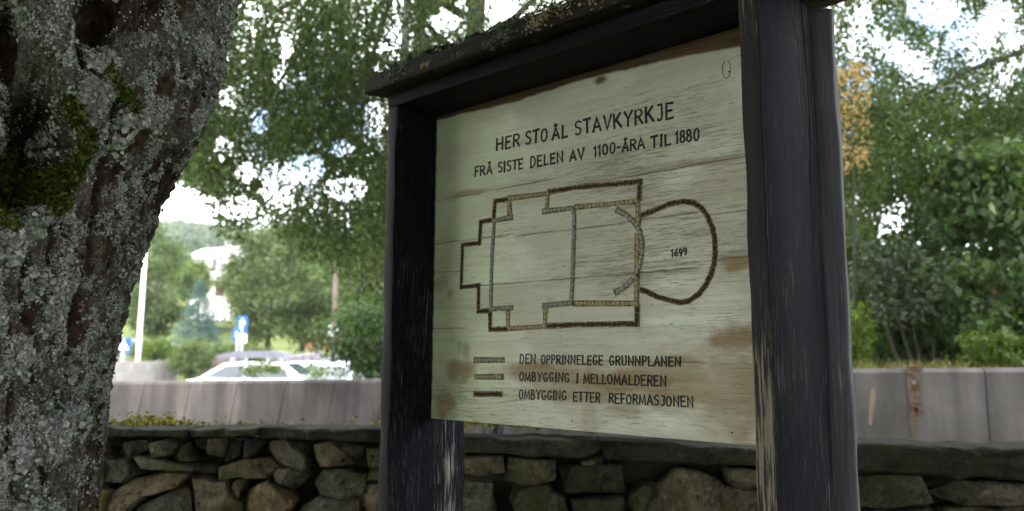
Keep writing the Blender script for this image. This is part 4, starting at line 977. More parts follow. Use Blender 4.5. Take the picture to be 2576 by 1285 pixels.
# ------------------------------------------------------------------ cars
m_cw = m_plain('white_car_paint', (.78, .79, .82), .22, .02, 3, .6); m_glass = m_plain('car_window_glass', (.035, .05, .065), .06, .1, 2, .8)
m_tyre = m_plain('tyre_rubber', (.02, .02, .02), .85); m_rim = m_plain('alloy_rim', (.45, .45, .47), .3, .05, 10, .6, .7)
m_red = m_plain('tail_lamp', (.35, .02, .015), .2); m_lamp = m_plain('head_lamp', (.7, .72, .75), .1); m_box = m_plain('roof_box_grey', (.12, .12, .15), .35)
def car(label, loc, rz, L_, H_, W_, prof, glass, wheels, extra=None):
    """prof: side outline (x along the car, z); a lofted shell with rounded shoulders"""
    o = empty('parked_car', loc, rz); tag(o, label, 'car', 'cars parked beyond the concrete wall')
    bm = bmesh.new(); secs = [(-.5, .90, .02), (-.47, 1, 0), (-.30, 1, 0), (.30, 1, 0), (.47, 1, 0), (.5, .90, .02)]
    def width(z):
        return W_*(1 if z < H_*.58 else 1-.22*((z-H_*.58)/(H_*.42))**1.1)
    rings = []
    for f, sc, ins in secs:
        cx = sum(p[0] for p in prof)/len(prof)
        rings.append([bm.verts.new((cx+(x-cx)*(1-ins), f*width(z), z*(1 if sc == 1 else (1-.01)))) for x, z in prof])
    n = len(prof)
    for a_, b_ in zip(rings, rings[1:]):
        for i in range(n): bm.faces.new((a_[i], a_[(i+1) % n], b_[(i+1) % n], b_[i]))
    bm.faces.new(rings[0][::-1]); bm.faces.new(rings[-1]); bmesh.ops.recalc_face_normals(bm, faces=bm.faces[:])
    me = bpy.data.meshes.new('body'); bm.to_mesh(me); bm.free(); link_mesh('body', me, m_cw, o)
    for poly in glass:
        for sgn in (-1, 1):
            mb = MB(); P = [(x, sgn*(width(z)*.5+.006), z) for x, z in poly]; Pi = [(x, sgn*(width(z)*.5-.03), z) for x, z in poly]; k = len(poly)
            mb.faces(P+Pi, [tuple(range(k)), tuple(range(2*k-1, k-1, -1))]+[(i, (i+1) % k, k+(i+1) % k, k+i) for i in range(k)])
            mb.build('side_window', m_glass, o)
    for x in wheels:
        for sgn in (-1, 1):
            wh = MB().tube([(x, sgn*(W_/2-.20), .31), (x, sgn*(W_/2+.01), .31)], .31, 20).build('wheel', m_tyre, o)
            MB().tube([(x, sgn*(W_/2+.005), .31), (x, sgn*(W_/2+.02), .31)], [.21, .17], 16).build('rim', m_rim, wh)
    xs_ = [p[0] for p in prof]; x0, x1 = min(xs_), max(xs_)
    for sgn in (-1, 1):
        mb = MB(); mb.box((x0-.012, sgn*W_*.36-.14, .62), (x0+.10, sgn*W_*.36+.14, .76), .02); mb.build('headlight', m_lamp, o)
        mb = MB(); mb.box((x1-.10, sgn*W_*.40-.08, .72), (x1+.012, sgn*W_*.40+.08, 1.0), .02); mb.build('tail_light', m_red, o)
        mb = MB(); mb.box((x0+L_*.30, sgn*(W_/2+.12)-.08, .92), (x0+L_*.30+.10, sgn*(W_/2+.12)+.08, 1.05), .02); mb.build('mirror', m_cw, o)
    def windscreen(i, j, nm):
        a_, b_ = Vector((prof[i][0], 0, prof[i][1])), Vector((prof[j][0], 0, prof[j][1])); a_, b_ = a_.lerp(b_, .08), b_.lerp(a_, .06)
        nrm = Vector((b_.z-a_.z, 0, -(b_.x-a_.x))).normalized(); nrm = nrm if nrm.z > 0 else -nrm; mb = MB()
        P = [a_+nrm*.008+Vector((0, s*width(a_.z)*.46, 0)) for s in (-1, 1)]+[b_+nrm*.008+Vector((0, s*width(b_.z)*.46, 0)) for s in (1, -1)]
        P += [p_-nrm*.03 for p_ in P]
        mb.faces(P, [(0, 1, 2, 3), (7, 6, 5, 4), (0, 4, 5, 1), (1, 5, 6, 2), (2, 6, 7, 3), (3, 7, 4, 0)]); mb.build(nm, m_glass, o)
    return o, windscreen
def at_ground(x, Y): p = at(x, 900, Y); return Vector((p.x, Y, -.27))
# estate car with a roof box, nose to the left
wag = [(-2.2, .30), (-2.25, .55), (-2.15, .78), (-1.2, .98), (-.45, 1.44), (.2, 1.50), (1.5, 1.47), (2.1, 1.05), (2.2, .75), (2.2, .30)]
p = at_ground(620, 25)
o, ws = car('white estate car with a grey roof box, bonnet to the left of the parking signs', p, R(-3), 4.4, 1.5, 1.76, wag, [[(-.95, 1.02), (-.38, 1.36), (.25, 1.41), (.25, 1.02)], [(.33, 1.02), (.33, 1.41), (1.35, 1.38), (1.75, 1.02)]], (-1.4, 1.35))
ws(3, 4, 'windscreen'); ws(7, 6, 'rear_window')
mb = MB(); mb.prism([(-.85, 1.62), (-.75, 1.72), (-.2, 1.84), (1.0, 1.85), (1.35, 1.78), (1.4, 1.62)], 'y', -.42, .42); mb.build('roof_box', m_box, o)
for x_ in (-.25, .9):
    mb = MB(); mb.box((x_, -.62, 1.485), (x_+.05, .62, 1.62)); mb.build('roof_bar', m_galv, o)
# van behind
van = [(-2.1, .32), (-2.15, .6), (-2.05, .85), (-1.45, 1.05), (-.75, 1.62), (-.4, 1.72), (1.8, 1.74), (2.05, 1.55), (2.12, .9), (2.12, .32)]
p = at_ground(770, 28)
van = [(x_, z_*.86) for x_, z_ in van]
o, ws = car('white van with two side windows, parked behind the estate car', p, R(4), 4.3, 1.5, 1.8, van, [[(-1.15, .94), (-.62, 1.32), (-.25, 1.36), (-.25, .94)], [(.15, .94), (.15, 1.36), (.95, 1.36), (.95, .94)], [(1.08, .94), (1.08, 1.36), (1.75, 1.35), (1.88, .94)]], (-1.3, 1.35))
ws(3, 4, 'windscreen'); ws(7, 8, 'rear_window')
hat = [(-1.9, .30), (-1.95, .55), (-1.85, .80), (-1.05, .98), (-.35, 1.42), (.3, 1.47), (1.2, 1.42), (1.75, 1.0), (1.85, .75), (1.85, .30)]
p = at_ground(868, 23)
o, ws = car('white hatchback turned end-on beside the dark left post of the sign', p, R(68), 3.8, 1.47, 1.7, hat, [[(-.85, 1.0), (-.28, 1.34), (.2, 1.38), (.2, 1.0)], [(.28, 1.0), (.28, 1.38), (1.05, 1.34), (1.4, 1.0)]], (-1.2, 1.15))
ws(3, 4, 'windscreen'); ws(7, 6, 'rear_window')

# ------------------------------------------------------------------ fences and banks beyond the car park
m_slat = m_plain('pale_timber_slats', (.34, .32, .29), .85, .2, 3)
def slat_fence(name, label, x0, x1, yt0, yt1, Y0, Y1, n, mat, drop=.9, wid=.8, group=None):
    A = at(x0, yt0, Y0); B = at(x1, yt1, Y1); o = empty(name, (A.x, A.y, 0)); tag(o, label, 'fence', group)
    mb = MB(); d = B-A; ln = math.hypot(d.x, d.y); ang = math.atan2(d.y, d.x); sw = ln/n
    for k in range(n):
        q = A+d*((k+.5)/n)-Vector((A.x, A.y, 0)); M = Matrix.Translation((q.x, q.y, 0)) @ Matrix.Rotation(ang, 4, 'Z')
        mb.box((-sw*wid/2, -.02, q.z-drop), (sw*wid/2, .02, q.z+random.uniform(-.02, .02)), 0, M)
    mb.build('slat_panel', mat, o)
    mb = MB()
    for f in (.15, .85):
        P = [Vector((0, .05, A.z-drop*f)), Vector((d.x, d.y+.05, B.z-drop*f))]; mb.tube(P, .03, 6)
    mb.build('rail', mat, o)
    for k in range(0, n+1, max(1, n//5)):
        q = d*(k/n); MB().box((q.x-.05, q.y+.03, -.4), (q.x+.05, q.y+.13, A.z+q.z-.05)).build('fence_post', mat, o)
    return o
slat_fence('slat_fence', 'pale slatted fence along the bank left of the cars', 230, 446, 913, 906, 27, 30.5, 46, m_slat, 1.25, .85)
slat_fence('slat_fence', 'short brown-grey slatted fence behind the white estate car', 505, 612, 896, 893, 31, 31.5, 24, m_plain('brown_slats', (.20, .16, .15), .85, .2, 3), 1.2, .85)
# mesh fence on the bank
A = at(262, 850, 35); B = at(452, 868, 37); o = empty('mesh_fence', (A.x, A.y, 0)); tag(o, 'grey wire mesh fence on the grassy bank behind the crossing sign', 'fence')
d = B-A; mb = MB(); m_wire = m_plain('grey_wire', (.20, .21, .22), .6)
for k in range(46):
    q = d*(k/45); mb.tube([(q.x, q.y, A.z+q.z-1.15), (q.x, q.y, A.z+q.z)], .016, 4, False)
for k in range(14):
    z = A.z-1.15*k/13; mb.tube([(0, 0, z), (d.x, d.y, z+d.z)], .014, 4, False)
mb.build('wire_mesh', m_wire, o)
mb = MB(); mb.tube([(0, 0, A.z+.01), (d.x, d.y, A.z+d.z+.01)], .035, 6); mb.build('top_rail', m_galv, o)
for k in range(5):
    q = d*(k/4); MB().tube([(q.x, q.y, A.z-1.6), (q.x, q.y, A.z+q.z+.03)], .045, 8).build('fence_post', m_galv, o)
# low grey wall and ramp above the cars
a = at(690, 899, 33); b = at(812, 884, 35)
w3, _ = conc_wall('ramp_wall', 'low grey concrete ramp wall sloping up above the white van', (a.x, a.y), (b.x, b.y), a.z-.05, b.z, .25, (.28, .26, .29), 2, 0, -.4)
a = at(812, 899, 33); b = at(905, 897, 33)
w4, _ = conc_wall('kerb_wall', 'low blue-grey concrete wall above the white hatchback', (a.x, a.y), (b.x, b.y), a.z, b.z, .25, (.22, .24, .30), 2, 0, -.4)

# ------------------------------------------------------------------ houses on the slope
def house(label, x, y, Y, wd, dp, hw, hr, rz, wall_c, roof_c, nwin):
    p = at(x, y, Y); o = empty('house', (p.x, p.y, p.z), rz); tag(o, label, 'house', 'houses on the hillside')
    mw = m_plain('house_wall', wall_c, .8, .06, 2); mr = m_plain('house_roof', roof_c, .7, .1, 2)
    mb = MB(); mb.prism([(-dp/2, -3), (dp/2, -3), (dp/2, hw), (0, hw+hr), (-dp/2, hw)], 'x', -wd/2, wd/2); wl_ = mb.build('wall', mw, o)
    mb = MB(); e = .45; s = hr/(dp/2)
    for sg in (-1, 1): mb.prism([(0, hw+hr+.02), (sg*(dp/2+e), hw-e*s+.02), (sg*(dp/2+e), hw-e*s+.2), (0, hw+hr+.2)], 'x', -wd/2-e, wd/2+e)
    rf = mb.build('roof', mr, o)
    mb = MB(); mb.box((wd*.2-.35, -.35, hw+hr-.6), (wd*.2+.35, .35, hw+hr+1.0)); mb.build('chimney', m_plain('chimney_render', (.3, .29, .28), .9), rf)
    for k in range(nwin):
        cx = -wd/2+wd*(k+.5)/nwin
        mb = MB(); mb.box((cx-.6, -dp/2-.06, hw*.40), (cx+.6, -dp/2+.02, hw*.40+1.3)); f = mb.build('window', m_white, o)
        mb = MB(); mb.box((cx-.48, -dp/2-.075, hw*.40+.12), (cx+.48, -dp/2-.061, hw*.40+1.18)); mb.build('pane', m_glass, f)
    mb = MB(); mb.box((wd/2-1.6, -dp/2-.07, -.4), (wd/2-.7, -dp/2+.02, 1.7)); mb.build('door', m_plain('house_door', (.12, .06, .04), .6), o)
    return o
house('white house with pale grey roof half hidden above the blue spruce', 552, 700, 105, 6.5, 6, 2.6, 1.5, R(-25), (.80, .80, .78), (.52, .50, .58), 3)
house('small white house lower on the slope behind the spruce tip', 536, 738, 82, 4.0, 4, 1.3, .9, R(15), (.80, .80, .78), (.40, .36, .36), 2)
house('wide white house with bluish roof seen through the birch leaves', 900, 655, 92, 11, 8, 2.6, 2.0, R(12), (.78, .78, .80), (.45, .46, .58), 5)
house('orange-red timber house glimpsed between shrubs beside the utility pole', 858, 812, 62, 4, 5, 1.1, .8, R(-8), (.30, .13, .07), (.22, .12, .09), 3)

# ------------------------------------------------------------------ trees and shrubs
m_bark = m_wood('grey_bark', (.07, .06, .05), (.16, .145, .125), .60)
m_birchbark = m_wood('dark_birch_bark', (.045, .040, .042), (.22, .21, .20), .62)
m_birch = m_leaf('birch_leaf', (.045, .066, .024), (.21, .28, .11), .48, .5, (1.1, 1.2, .85))
m_mid = m_leaf('mid_green_leaf', (.034, .058, .018), (.15, .21, .075), .4)
m_fresh = m_leaf('fresh_green_leaf', (.05, .09, .035), (.22, .31, .14), .36)
m_lime = m_leaf('lime_leaf', (.05, .09, .015), (.16, .22, .04), .4)
m_olive = m_leaf('olive_leaf', (.042, .066, .02), (.14, .19, .065), .35)
m_darkg = m_leaf('dark_green_leaf', (.024, .048, .018), (.115, .185, .07), .36)
m_grey = m_leaf('grey_green_leaf', (.045, .062, .038), (.16, .195, .13), .3)
m_orange = m_leaf('orange_leaf', (.30, .19, .09), (.68, .47, .27), .4)
m_pinkl = m_leaf('pink_flower', (.28, .06, .07), (.48, .16, .17), .3)
m_spr = m_leaf('blue_spruce_needle', (.030, .072, .066), (.13, .225, .205), .15)
def tree_thing(name, loc, label, cat='tree', group=None):
    o = empty(name, loc); tag(o, label, cat, group); return o
def trunk_limbs(o, h, r, n, spread, mat, lean=(0, 0), z0=0.25):
    top = Vector((lean[0], lean[1], h)); pts = [Vector((0, 0, -.3)), top*.3+Vector((random.uniform(-.1, .1), 0, 0)), top*.65, top]
    MB().tube(pts, [r*1.2, r*.85, r*.5, r*.12], 10).build('trunk', mat, o, True)
    for k in range(n):
        f = random.uniform(z0, .9); b = top*f; a_ = random.uniform(0, 2*math.pi); s = spread*(1.1-f*.6)
        e = b+Vector((math.cos(a_)*s, math.sin(a_)*s, random.uniform(.1, .5)*s)); m_ = b.lerp(e, .5)+Vector((0, 0, .12*s))
        MB().tube([b, m_, e], [r*.35*(1.1-f), r*.22*(1.1-f), r*.05], 6).build('limb', mat, o, True)
def bush(name, x, yb, Y, r, label, mat, leaf, k, n, cat='shrub', group=None, h=None, stems=True, rs=.32, zbase=None):
    p = at(x, yb, Y); g = p.z if zbase is None else zbase
    o = tree_thing(name, (p.x, Y, g), label, cat, group); hh = h or r[2]*2
    P, T = ell_clumps((0, 0, hh*.55), (r[0], r[1], hh*.52), k, rs, n)
    P = P[P[:, 2] > -.02*hh-.1]; T = T[:len(P)]
    leaf_mesh('foliage', P, leaf, mat, o, T)
    if stems:
        mb = MB()
        for q in range(6):
            a_ = random.uniform(0, 6.28); e = Vector((math.cos(a_)*r[0]*.5, math.sin(a_)*r[1]*.5, hh*.8)); mb.tube([(0, 0, -.2), e*.5+Vector((.03, 0, .05)), e], [.03*r[0], .022*r[0], .006], 6)
        mb.build('stem', m_bark, o)
    return o
# --- picture-guided sampling of far leaf masses: density falls off inside the listed gaps
def sample(region, Yr, N, gaps=(), lo=0.0, edge=.55, scale=90., keep=.0, clus=.0):
    """leaf clump centres in a slab of real depth whose gaps follow what shows between the trees"""
    out_ = []
    x0, y0, x1, y1 = region
    while len(out_) < N:
        m = 4000; x = rng.uniform(x0, x1, m); y = rng.uniform(y0, y1, m); Y = rng.uniform(*Yr, m)
        nz = fbm(np.c_[x/scale, y/scale, Y*.6], 3); ok = nz > lo
        for cx, cy, rx, ry, s in gaps:
            d = np.sqrt(((x-cx)/rx)**2+((y-cy)/ry)**2)+(fbm(np.c_[x/45, y/45, Y*0+3], 2)-.5)*.8
            ok &= (d > 1) | (rng.random(m) > s)
        for a, b, c in zip(x[ok], y[ok], Y[ok]): out_.append(at(a, b, c))
    return [np.array(p) for p in out_[:N]]

# hanging birch between the old tree and the sign (its trunk stands behind the sign)
p = at(1190, 900, 8.6); bx = p.x
bir = tree_thing('birch_tree', (bx, 8.6, 0), 'tall drooping birch whose fine leaves hang across the sky left of the sign')
org = np.array([bx, 8.6, 0])
def loc(P): return np.asarray(P)-org
MB().tube([(0, 0, -.4), (.05, 0, 2.2), (-.05, .1, 4.6), (.05, .1, 7.5), (0, 0, 10)], [.17, .14, .125, .09, .03], 12).build('trunk', m_birchbark, bir, True)
lm_ = [((1185, 160), (1100, 90), (1040, 20), (960, -120), 8.4), ((1190, 120), (1300, 40), (1400, -60), (1500, -200), 8.3), ((1170, 40), (1000, -60), (820, -40), (640, 60), 7.8), ((1180, -150), (950, -230), (700, -160), (520, 40), 7.4), ((1180, -80), (900, -40), (760, 120), (640, 300), 7.2), ((1190, -200), (1000, -60), (930, 160), (850, 330), 7.6), ((1185, -300), (1400, -260), (1650, -220), (1850, -150), 8.0)]
for a, b, c, d_, Y in lm_:
    pts = [Vector(loc(at(*q, 8.6+(Y-8.6)*k/3))) for k, q in enumerate((a, b, c, d_))]
    MB().tube(pts, [.06, .042, .028, .01], 7).build('limb', m_birchbark, bir, True)
GAPS = [(655, 300, 42, 60, .9), (560, 370, 40, 60, .85), (700, 460, 85, 95, .9), (620, 430, 45, 50, .85), (770, 420, 80, 65, .95), (860, 370, 60, 35, .8), (940, 300, 45, 80, .6), (870, 470, 95, 55, .88), (520, 520, 60, 60, .9), (600, 520, 90, 50, .9), (720, 110, 30, 60, .85), (700, 190, 28, 40, .8), (570, 240, 36, 50, .8),
        (1090, 60, 40, 45, .9), (1130, 40, 50, 60, .9), (1270, 20, 40, 60, .85), (1010, 90, 45, 50, .7), (960, 120, 40, 30, .7), (1160, 15, 30, 30, .9), (1340, 60, 30, 30, .8), (1010, 10, 60, 30, .6), (640, 20, 40, 40, .75), (900, 150, 30, 30, .6), (760, 190, 24, 24, .7), (540, 150, 30, 60, .7), (470, 500, 60, 60, .95)]
def ylow(x):   # where the curtains end
    return np.interp(x, [380, 470, 520, 560, 610, 660, 720, 800, 860, 930, 1000, 1100, 1900], [380, 470, 530, 600, 600, 540, 620, 640, 690, 700, 650, 300, 200])
GAPS = [(x, y, a*.72, b*.72, s*.9) for x, y, a, b, s in GAPS]
C_ = sample((380, -200, 1180, 700), (6.4, 8.9), 2600, GAPS, .34)
C_ += sample((480, 60, 1000, 690), (6.4, 8.9), 700, GAPS, .38)
C_ += sample((1000, -200, 1950, 230), (7.2, 9.2), 800, GAPS, .36)
keepC = []
for c in C_:
    x_, y_ = project([c])
    if y_[0] < ylow(x_[0])-35: keepC.append(c)
P, T = strands([c+np.array([0, 0, .12]) for c in keepC], rng.uniform(.3, 1.0, len(keepC)), .017, .06, .18)
x_, y_ = project(P); ok = y_ < ylow(x_)+rng.normal(size=len(x_))*14
for cx, cy, rx, ry, s in GAPS:
    d = np.sqrt(((x_-cx)/rx)**2+((y_-cy)/ry)**2); ok &= (d > .82) | (rng.random(len(x_)) > s*.93)
leaf_mesh('crown', loc(P[ok]), .040, m_birch, bir, T[ok], droop=.6, wid=.75)
mb = MB()
for c in random.sample(keepC, 240):
    c = loc(c); mb.tube([c+np.array([0, 0, .25]), c+np.array([.03, 0, -.1]), c+np.array([.02, .03, -.5])], [.006, .004, .002], 4, False)
tag(mb.build('twig', m_birchbark, bir), kind='stuff')
print('birch leaves', ok.sum())

# a paler birch farther off behind it
p = at(1010, 880, 13.0); o = tree_thing('birch_tree', (p.x, 13, 0), 'second paler birch standing farther off behind the drooping one'); org = np.array([p.x, 13, 0])
MB().tube([(0, 0, -.6), (.05, 0, 3), (-.1, 0, 6), (0, 0, 9.5)], [.17, .14, .10, .03], 10).build('trunk', m_birchbark, o, True)
for k in range(7):
    h_ = 3.2+k*.8; a_ = k*2.4; MB().tube([(0, 0, h_), (math.cos(a_)*.9, math.sin(a_)*.7, h_+.5), (math.cos(a_)*2.2, math.sin(a_)*1.4, h_+.6)], [.05, .03, .01], 6).build('limb', m_birchbark, o, True)
C_ = [c for c in sample((500, -150, 1500, 640), (11.2, 14.5), 1000, GAPS, .36)]
P, T = strands(C_, rng.uniform(.3, .9, len(C_)), .028, .10, .3); x_, y_ = project(P); ok = y_ < ylow(x_)-15+rng.normal(size=len(x_))*14
for cx, cy, rx, ry, s in GAPS:
    d = np.sqrt(((x_-cx)/rx)**2+((y_-cy)/ry)**2); ok &= (d > .95) | (rng.random(len(x_)) > s)
leaf_mesh('crown', loc(P[ok]), .062, m_leaf('pale_birch_leaf', (.055, .078, .036), (.21, .265, .13), .42, .5, (1.1, 1.2, .85)), o, T[ok], droop=.6, wid=.75)

# shrubs and small trees between the car park and the sign
bush('leafy_shrub', 965, 900, 15, (.72, .8, 1.5), 'dark green leafy shrub pressed against the left post of the sign', m_mid, .09, 60, 170, h=2.9)
bush('leafy_shrub', 925, 945, 11, (.50, .5, .6), 'low dark bush at the wall end beside the left post', m_darkg, .06, 40, 160, h=1.0)
bush('weed_patch', 660, 945, 12.5, (.36, .25, .15), 'lime green weeds growing just over the concrete wall by the van', m_lime, .04, 26, 34, 'plant', h=.22, stems=False, rs=.14)
bush('weed_patch', 800, 950, 12.5, (.35, .3, .2), 'small yellow-green weeds over the concrete wall below the hatchback', m_lime, .04, 14, 30, 'plant', h=.15, stems=False, rs=.12)
bush('hedge_bush', 478, 945, 30, (.65, .5, .5), 'brownish clipped bush at the end of the pale slatted fence', m_olive, .10, 40, 110, h=1.3)
bush('hedge_bush', 515, 905, 34, (.9, .7, .4), 'low rounded bush at the foot of the blue spruce', m_olive, .11, 36, 100, h=.55)
bush('hedge_bush', 590, 905, 35, (1.4, .8, .5), 'long low hedge behind the parking signs', m_olive, .11, 50, 100, h=.65)
bush('hedge_bush', 390, 903, 36, (1.2, .6, .5), 'bright yellow-green bush behind the flagpole', m_lime, .11, 40, 100, h=.8)
def mtree(name, x, yb, Y, h, r, label, mat, leaf, k, n, flat=1.0, rs=.35, group='trees in the valley behind the car park'):
    p = at(x, yb, Y); o = tree_thing(name, (p.x, Y, p.z), label, 'tree', group); trunk_limbs(o, h*.85, h*.022, 5, r*.6, m_bark)
    P, T = ell_clumps((0, 0, h*.53), (r, r, h*.50*flat), k, rs*r, n, -1); leaf_mesh('crown', P, leaf, mat, o, T); return o
mtree('deciduous_tree', 384, 870, 48, 6.9, 1.5, 'tall green tree just right of the lichen-covered trunk', m_olive, .22, 80, 120)
mtree('deciduous_tree', 478, 748, 75, 3.3, 1.8, 'round bright green tree above the tip of the blue spruce', m_lime, .26, 60, 110)
mtree('deciduous_tree', 672, 868, 46, 7.0, 2.2, 'pale olive tree right of the parking signs', m_olive, .2, 110, 140)
mtree('deciduous_tree', 760, 872, 43, 6.0, 2.1, 'spreading olive tree between the parking signs and the utility pole', m_olive, .19, 100, 140)
mtree('deciduous_tree', 808, 865, 47, 6.0, 1.8, 'feathery green tree directly behind the utility pole', m_olive, .18, 90, 130)
mtree('deciduous_tree', 905, 862, 40, 5.6, 2.0, 'deep green tree behind the leafy shrub at the left post', m_mid, .18, 90, 140)
mtree('deciduous_tree', 340, 800, 66, 9.0, 2.4, 'dark tree mostly behind the lichen-covered trunk', m_mid, .28, 80, 130)
mtree('deciduous_tree', 612, 775, 80, 5.2, 1.9, 'light green tree right of the white house', m_olive, .3, 70, 110)
mtree('deciduous_tree', 700, 740, 85, 6.5, 2.8, 'broad pale tree high on the slope behind the olive trees', m_olive, .3, 80, 120)
mtree('deciduous_tree', 425, 690, 95, 3.6, 2.2, 'mid green tree on the slope left of the white house', m_mid, .32, 60, 100)
for x_, Y_, h_, lb in ((1120, 19, 5.2, 'bushy tree directly behind the left half of the sign board'), (1380, 22, 6.0, 'tall bushy tree directly behind the middle of the sign board'), (1640, 18, 5.0, 'bushy tree directly behind the right half of the sign board'), (1880, 20, 5.6, 'bushy tree hidden behind the right post of the sign')):
    mtree('deciduous_tree', x_, 900, Y_, h_, 1.7, lb, m_mid, .13, 80, 120, group=None)
# blue spruce
p = at(493, 893, 42); o = tree_thing('blue_spruce', (p.x, 42, p.z), 'broad blue-green spruce with a pointed top on the bank')
MB().tube([(0, 0, -.2), (0, 0, 4.15)], [.12, .02], 8).build('trunk', m_bark, o)
P = []; T = []; H_ = 4.25
for lev in range(22):
    f = lev/21; z = .12+f*(H_-.3); r = 1.5*(1-f)**.8+.08; nb_ = int(22*(1-f)+6)
    for k in range(nb_):
        a_ = random.uniform(0, 6.283); rr = r*random.uniform(.75, 1.12); m = int(46*(1-f*.6)); q = rng.uniform(.15, 1, m)**.7
        c = np.c_[np.cos(a_)*rr*q, np.sin(a_)*rr*q, z-.16*q*rr+.12*q**2*rr]+rng.normal(size=(m, 3))*.055; P.append(c); T.append(np.clip(rng.uniform(.1, .6)+.35*(q-.4)+rng.normal(size=m)*.12, 0, 1))
leaf_mesh('crown', np.concatenate(P), .13, m_spr, o, np.concatenate(T), droop=0, wid=.3)

# far wooded hillside: one mass
C_ = []
while len(C_) < 900:
    y_ = random.uniform(95, 420); x_ = random.uniform(-.62, .30)*y_
    if fbm(np.array([[x_*.03, y_*.012, 2.]]), 3)[0] > .47: C_.append(np.array([x_, y_, ground(x_, y_)+1.6]))
P, T = clumps(C_, [2.6+.006*c[1] for c in C_], 75, 1.0)
tag(leaf_mesh('hillside_wood', P, 1.15, m_leaf('far_leaf', (.03, .05, .03), (.08, .115, .055), .2), None, T), kind='stuff')

# ------------------------------------------------------------------ right hand side
GR = [(2345, 20, 90, 62, .97), (2250, 130, 55, 40, .75), (2420, 95, 50, 40, .8), (2300, 150, 45, 40, .7), (2510, 30, 50, 50, .8), (2555, 110, 40, 40, .75), (2170, 20, 30, 30, .7), (2330, 190, 40, 28, .75), (2450, 150, 40, 25, .6), (2200, 95, 30, 24, .6), (2160, 60, 26, 40, .6), (2235, 560, 48, 42, .86), (2268, 515, 34, 30, .7), (2215, 600, 24, 30, .7), (2560, 470, 20, 18, .6), (2190, 255, 26, 18, .5), (2480, 60, 60, 30, .75)]
p = at(2700, 900, 9.5)
rb = tree_thing('birch_tree', (p.x, 9.5, 1.2), 'tall fine-leaved birch filling the top right corner, sky showing through it'); org = np.array([p.x, 9.5, 1.2])
MB().tube([(0, 0, -.3), (-.05, 0, 2.2), (-.15, 0, 4.5), (-.2, 0, 7)], [.16, .13, .09, .03], 10).build('trunk', m_birchbark, rb, True)
for a, b, c in (((2680, 90), (2440, 175), (2215, 300)), ((2660, -180), (2420, -160), (2150, -40))):
    MB().tube([Vector(loc(at(*a, 9.3))), Vector(loc(at(*b, 8.8))), Vector(loc(at(*c, 8.3)))], [.05, .034, .010], 7).build('limb', m_birchbark, rb, True)
GR = [(x, y, a*.85, b*.85, s*.93) for x, y, a, b, s in GR]
C_ = sample((2050, -250, 2900, 520), (7.8, 10.2), 2700, GR, .31)
P, T = strands([c+np.array([0, 0, .12]) for c in C_], rng.uniform(.25, .6, len(C_)), .014, .055, .45)
x_, y_ = project(P); ok = np.ones(len(P), bool)
for cx, cy, rx, ry, s in GR:
    d = np.sqrt(((x_-cx)/rx)**2+((y_-cy)/ry)**2); ok &= (d > .85) | (rng.random(len(x_)) > s*.92)
leaf_mesh('crown', loc(P[ok]), .046, m_mid, rb, T[ok], droop=.5, wid=.75); print('right birch', ok.sum())
def leafy(name, label, root, Yb, region, Yr, N, mat, leaf, nleaf, rad, gaps=GR, lo=.3, cat='shrub', stems=(), wid=.62, droop=.3, base=None):
    global org
    p = at(*root, Yb); zb_ = ground(p.x, Yb) if base is None else base
    o = tree_thing(name, (p.x, Yb, zb_), label, cat); org = np.array([p.x, Yb, zb_])
    C_ = sample(region, Yr, N, gaps, lo); C_ = [c for c in C_ if c[2] > ground(c[0], c[1])+.05]
    P, T = clumps(C_, rng.uniform(.7, 1.3, len(C_))*rad, nleaf)
    x_, y_ = project(P); ok = np.ones(len(P), bool)
    for cx, cy, rx, ry, s in gaps:
        d = np.sqrt(((x_-cx)/rx)**2+((y_-cy)/ry)**2); ok &= (d > .85) | (rng.random(len(x_)) > s*.9)
    ok &= P[:, 2] > zt(P[:, 0], P[:, 1])-.05
    hh_ = region[3]-region[1]; ww_ = region[2]-region[0]; s_ = N*.37
    ok &= y_ > region[1]-.12*hh_+min(.75*hh_, 170)*(fbm(np.c_[x_/55, x_*0+s_, x_*0], 3)-.25)+rng.normal(size=len(x_))*9
    ok &= x_ > region[0]+min(.3*ww_, 90)*(fbm(np.c_[y_/40, y_*0+s_, y_*0+2], 2)-.5)
    if region[2] < 2560: ok &= x_ < region[2]-min(.3*ww_, 60)*(fbm(np.c_[y_/40, y_*0+s_, y_*0+5], 2)-.4)
    leaf_mesh('foliage', loc(P[ok]), leaf, mat, o, T[ok], droop=droop, wid=wid)
    mb = MB(); n_ = 0
    for (x0, y0), (x1, y1), Y in stems:
        a_ = Vector(loc(at(x0, y0, Y))); b_ = Vector(loc(at(x1, y1, Y+.3))); mb.tube([a_-Vector((0, 0, .15)), a_.lerp(b_, .5)+Vector((random.uniform(-.06, .06), 0, 0)), b_], [.020, .015, .006], 7); n_ += 1
    if n_: mb.build('stem', m_bark, o)
    return o
leafy('leafy_shrub', 'large dark green thicket beyond the right concrete wall', (2350, 900), 11.5, (2060, 250, 2900, 880), (10, 12.5), 560, m_darkg, .085, 95, .34, lo=.25,
      stems=(((2230, 880), (2180, 640), 10.5), ((2300, 880), (2350, 620), 10.6), ((2390, 880), (2420, 640), 10.4), ((2480, 880), (2440, 600), 10.8), ((2120, 880), (2140, 560), 11)))
leafy('leafy_shrub', 'low dense undergrowth along the ground behind the right concrete wall', (2450, 905), 10, (2070, 745, 2950, 925), (8.8, 10.6), 240, m_mid, .075, 60, .22, gaps=(), lo=.2, stems=(((2420, 905), (2400, 790), 9.6), ((2520, 905), (2540, 780), 9.8), ((2200, 905), (2220, 790), 9.6)))
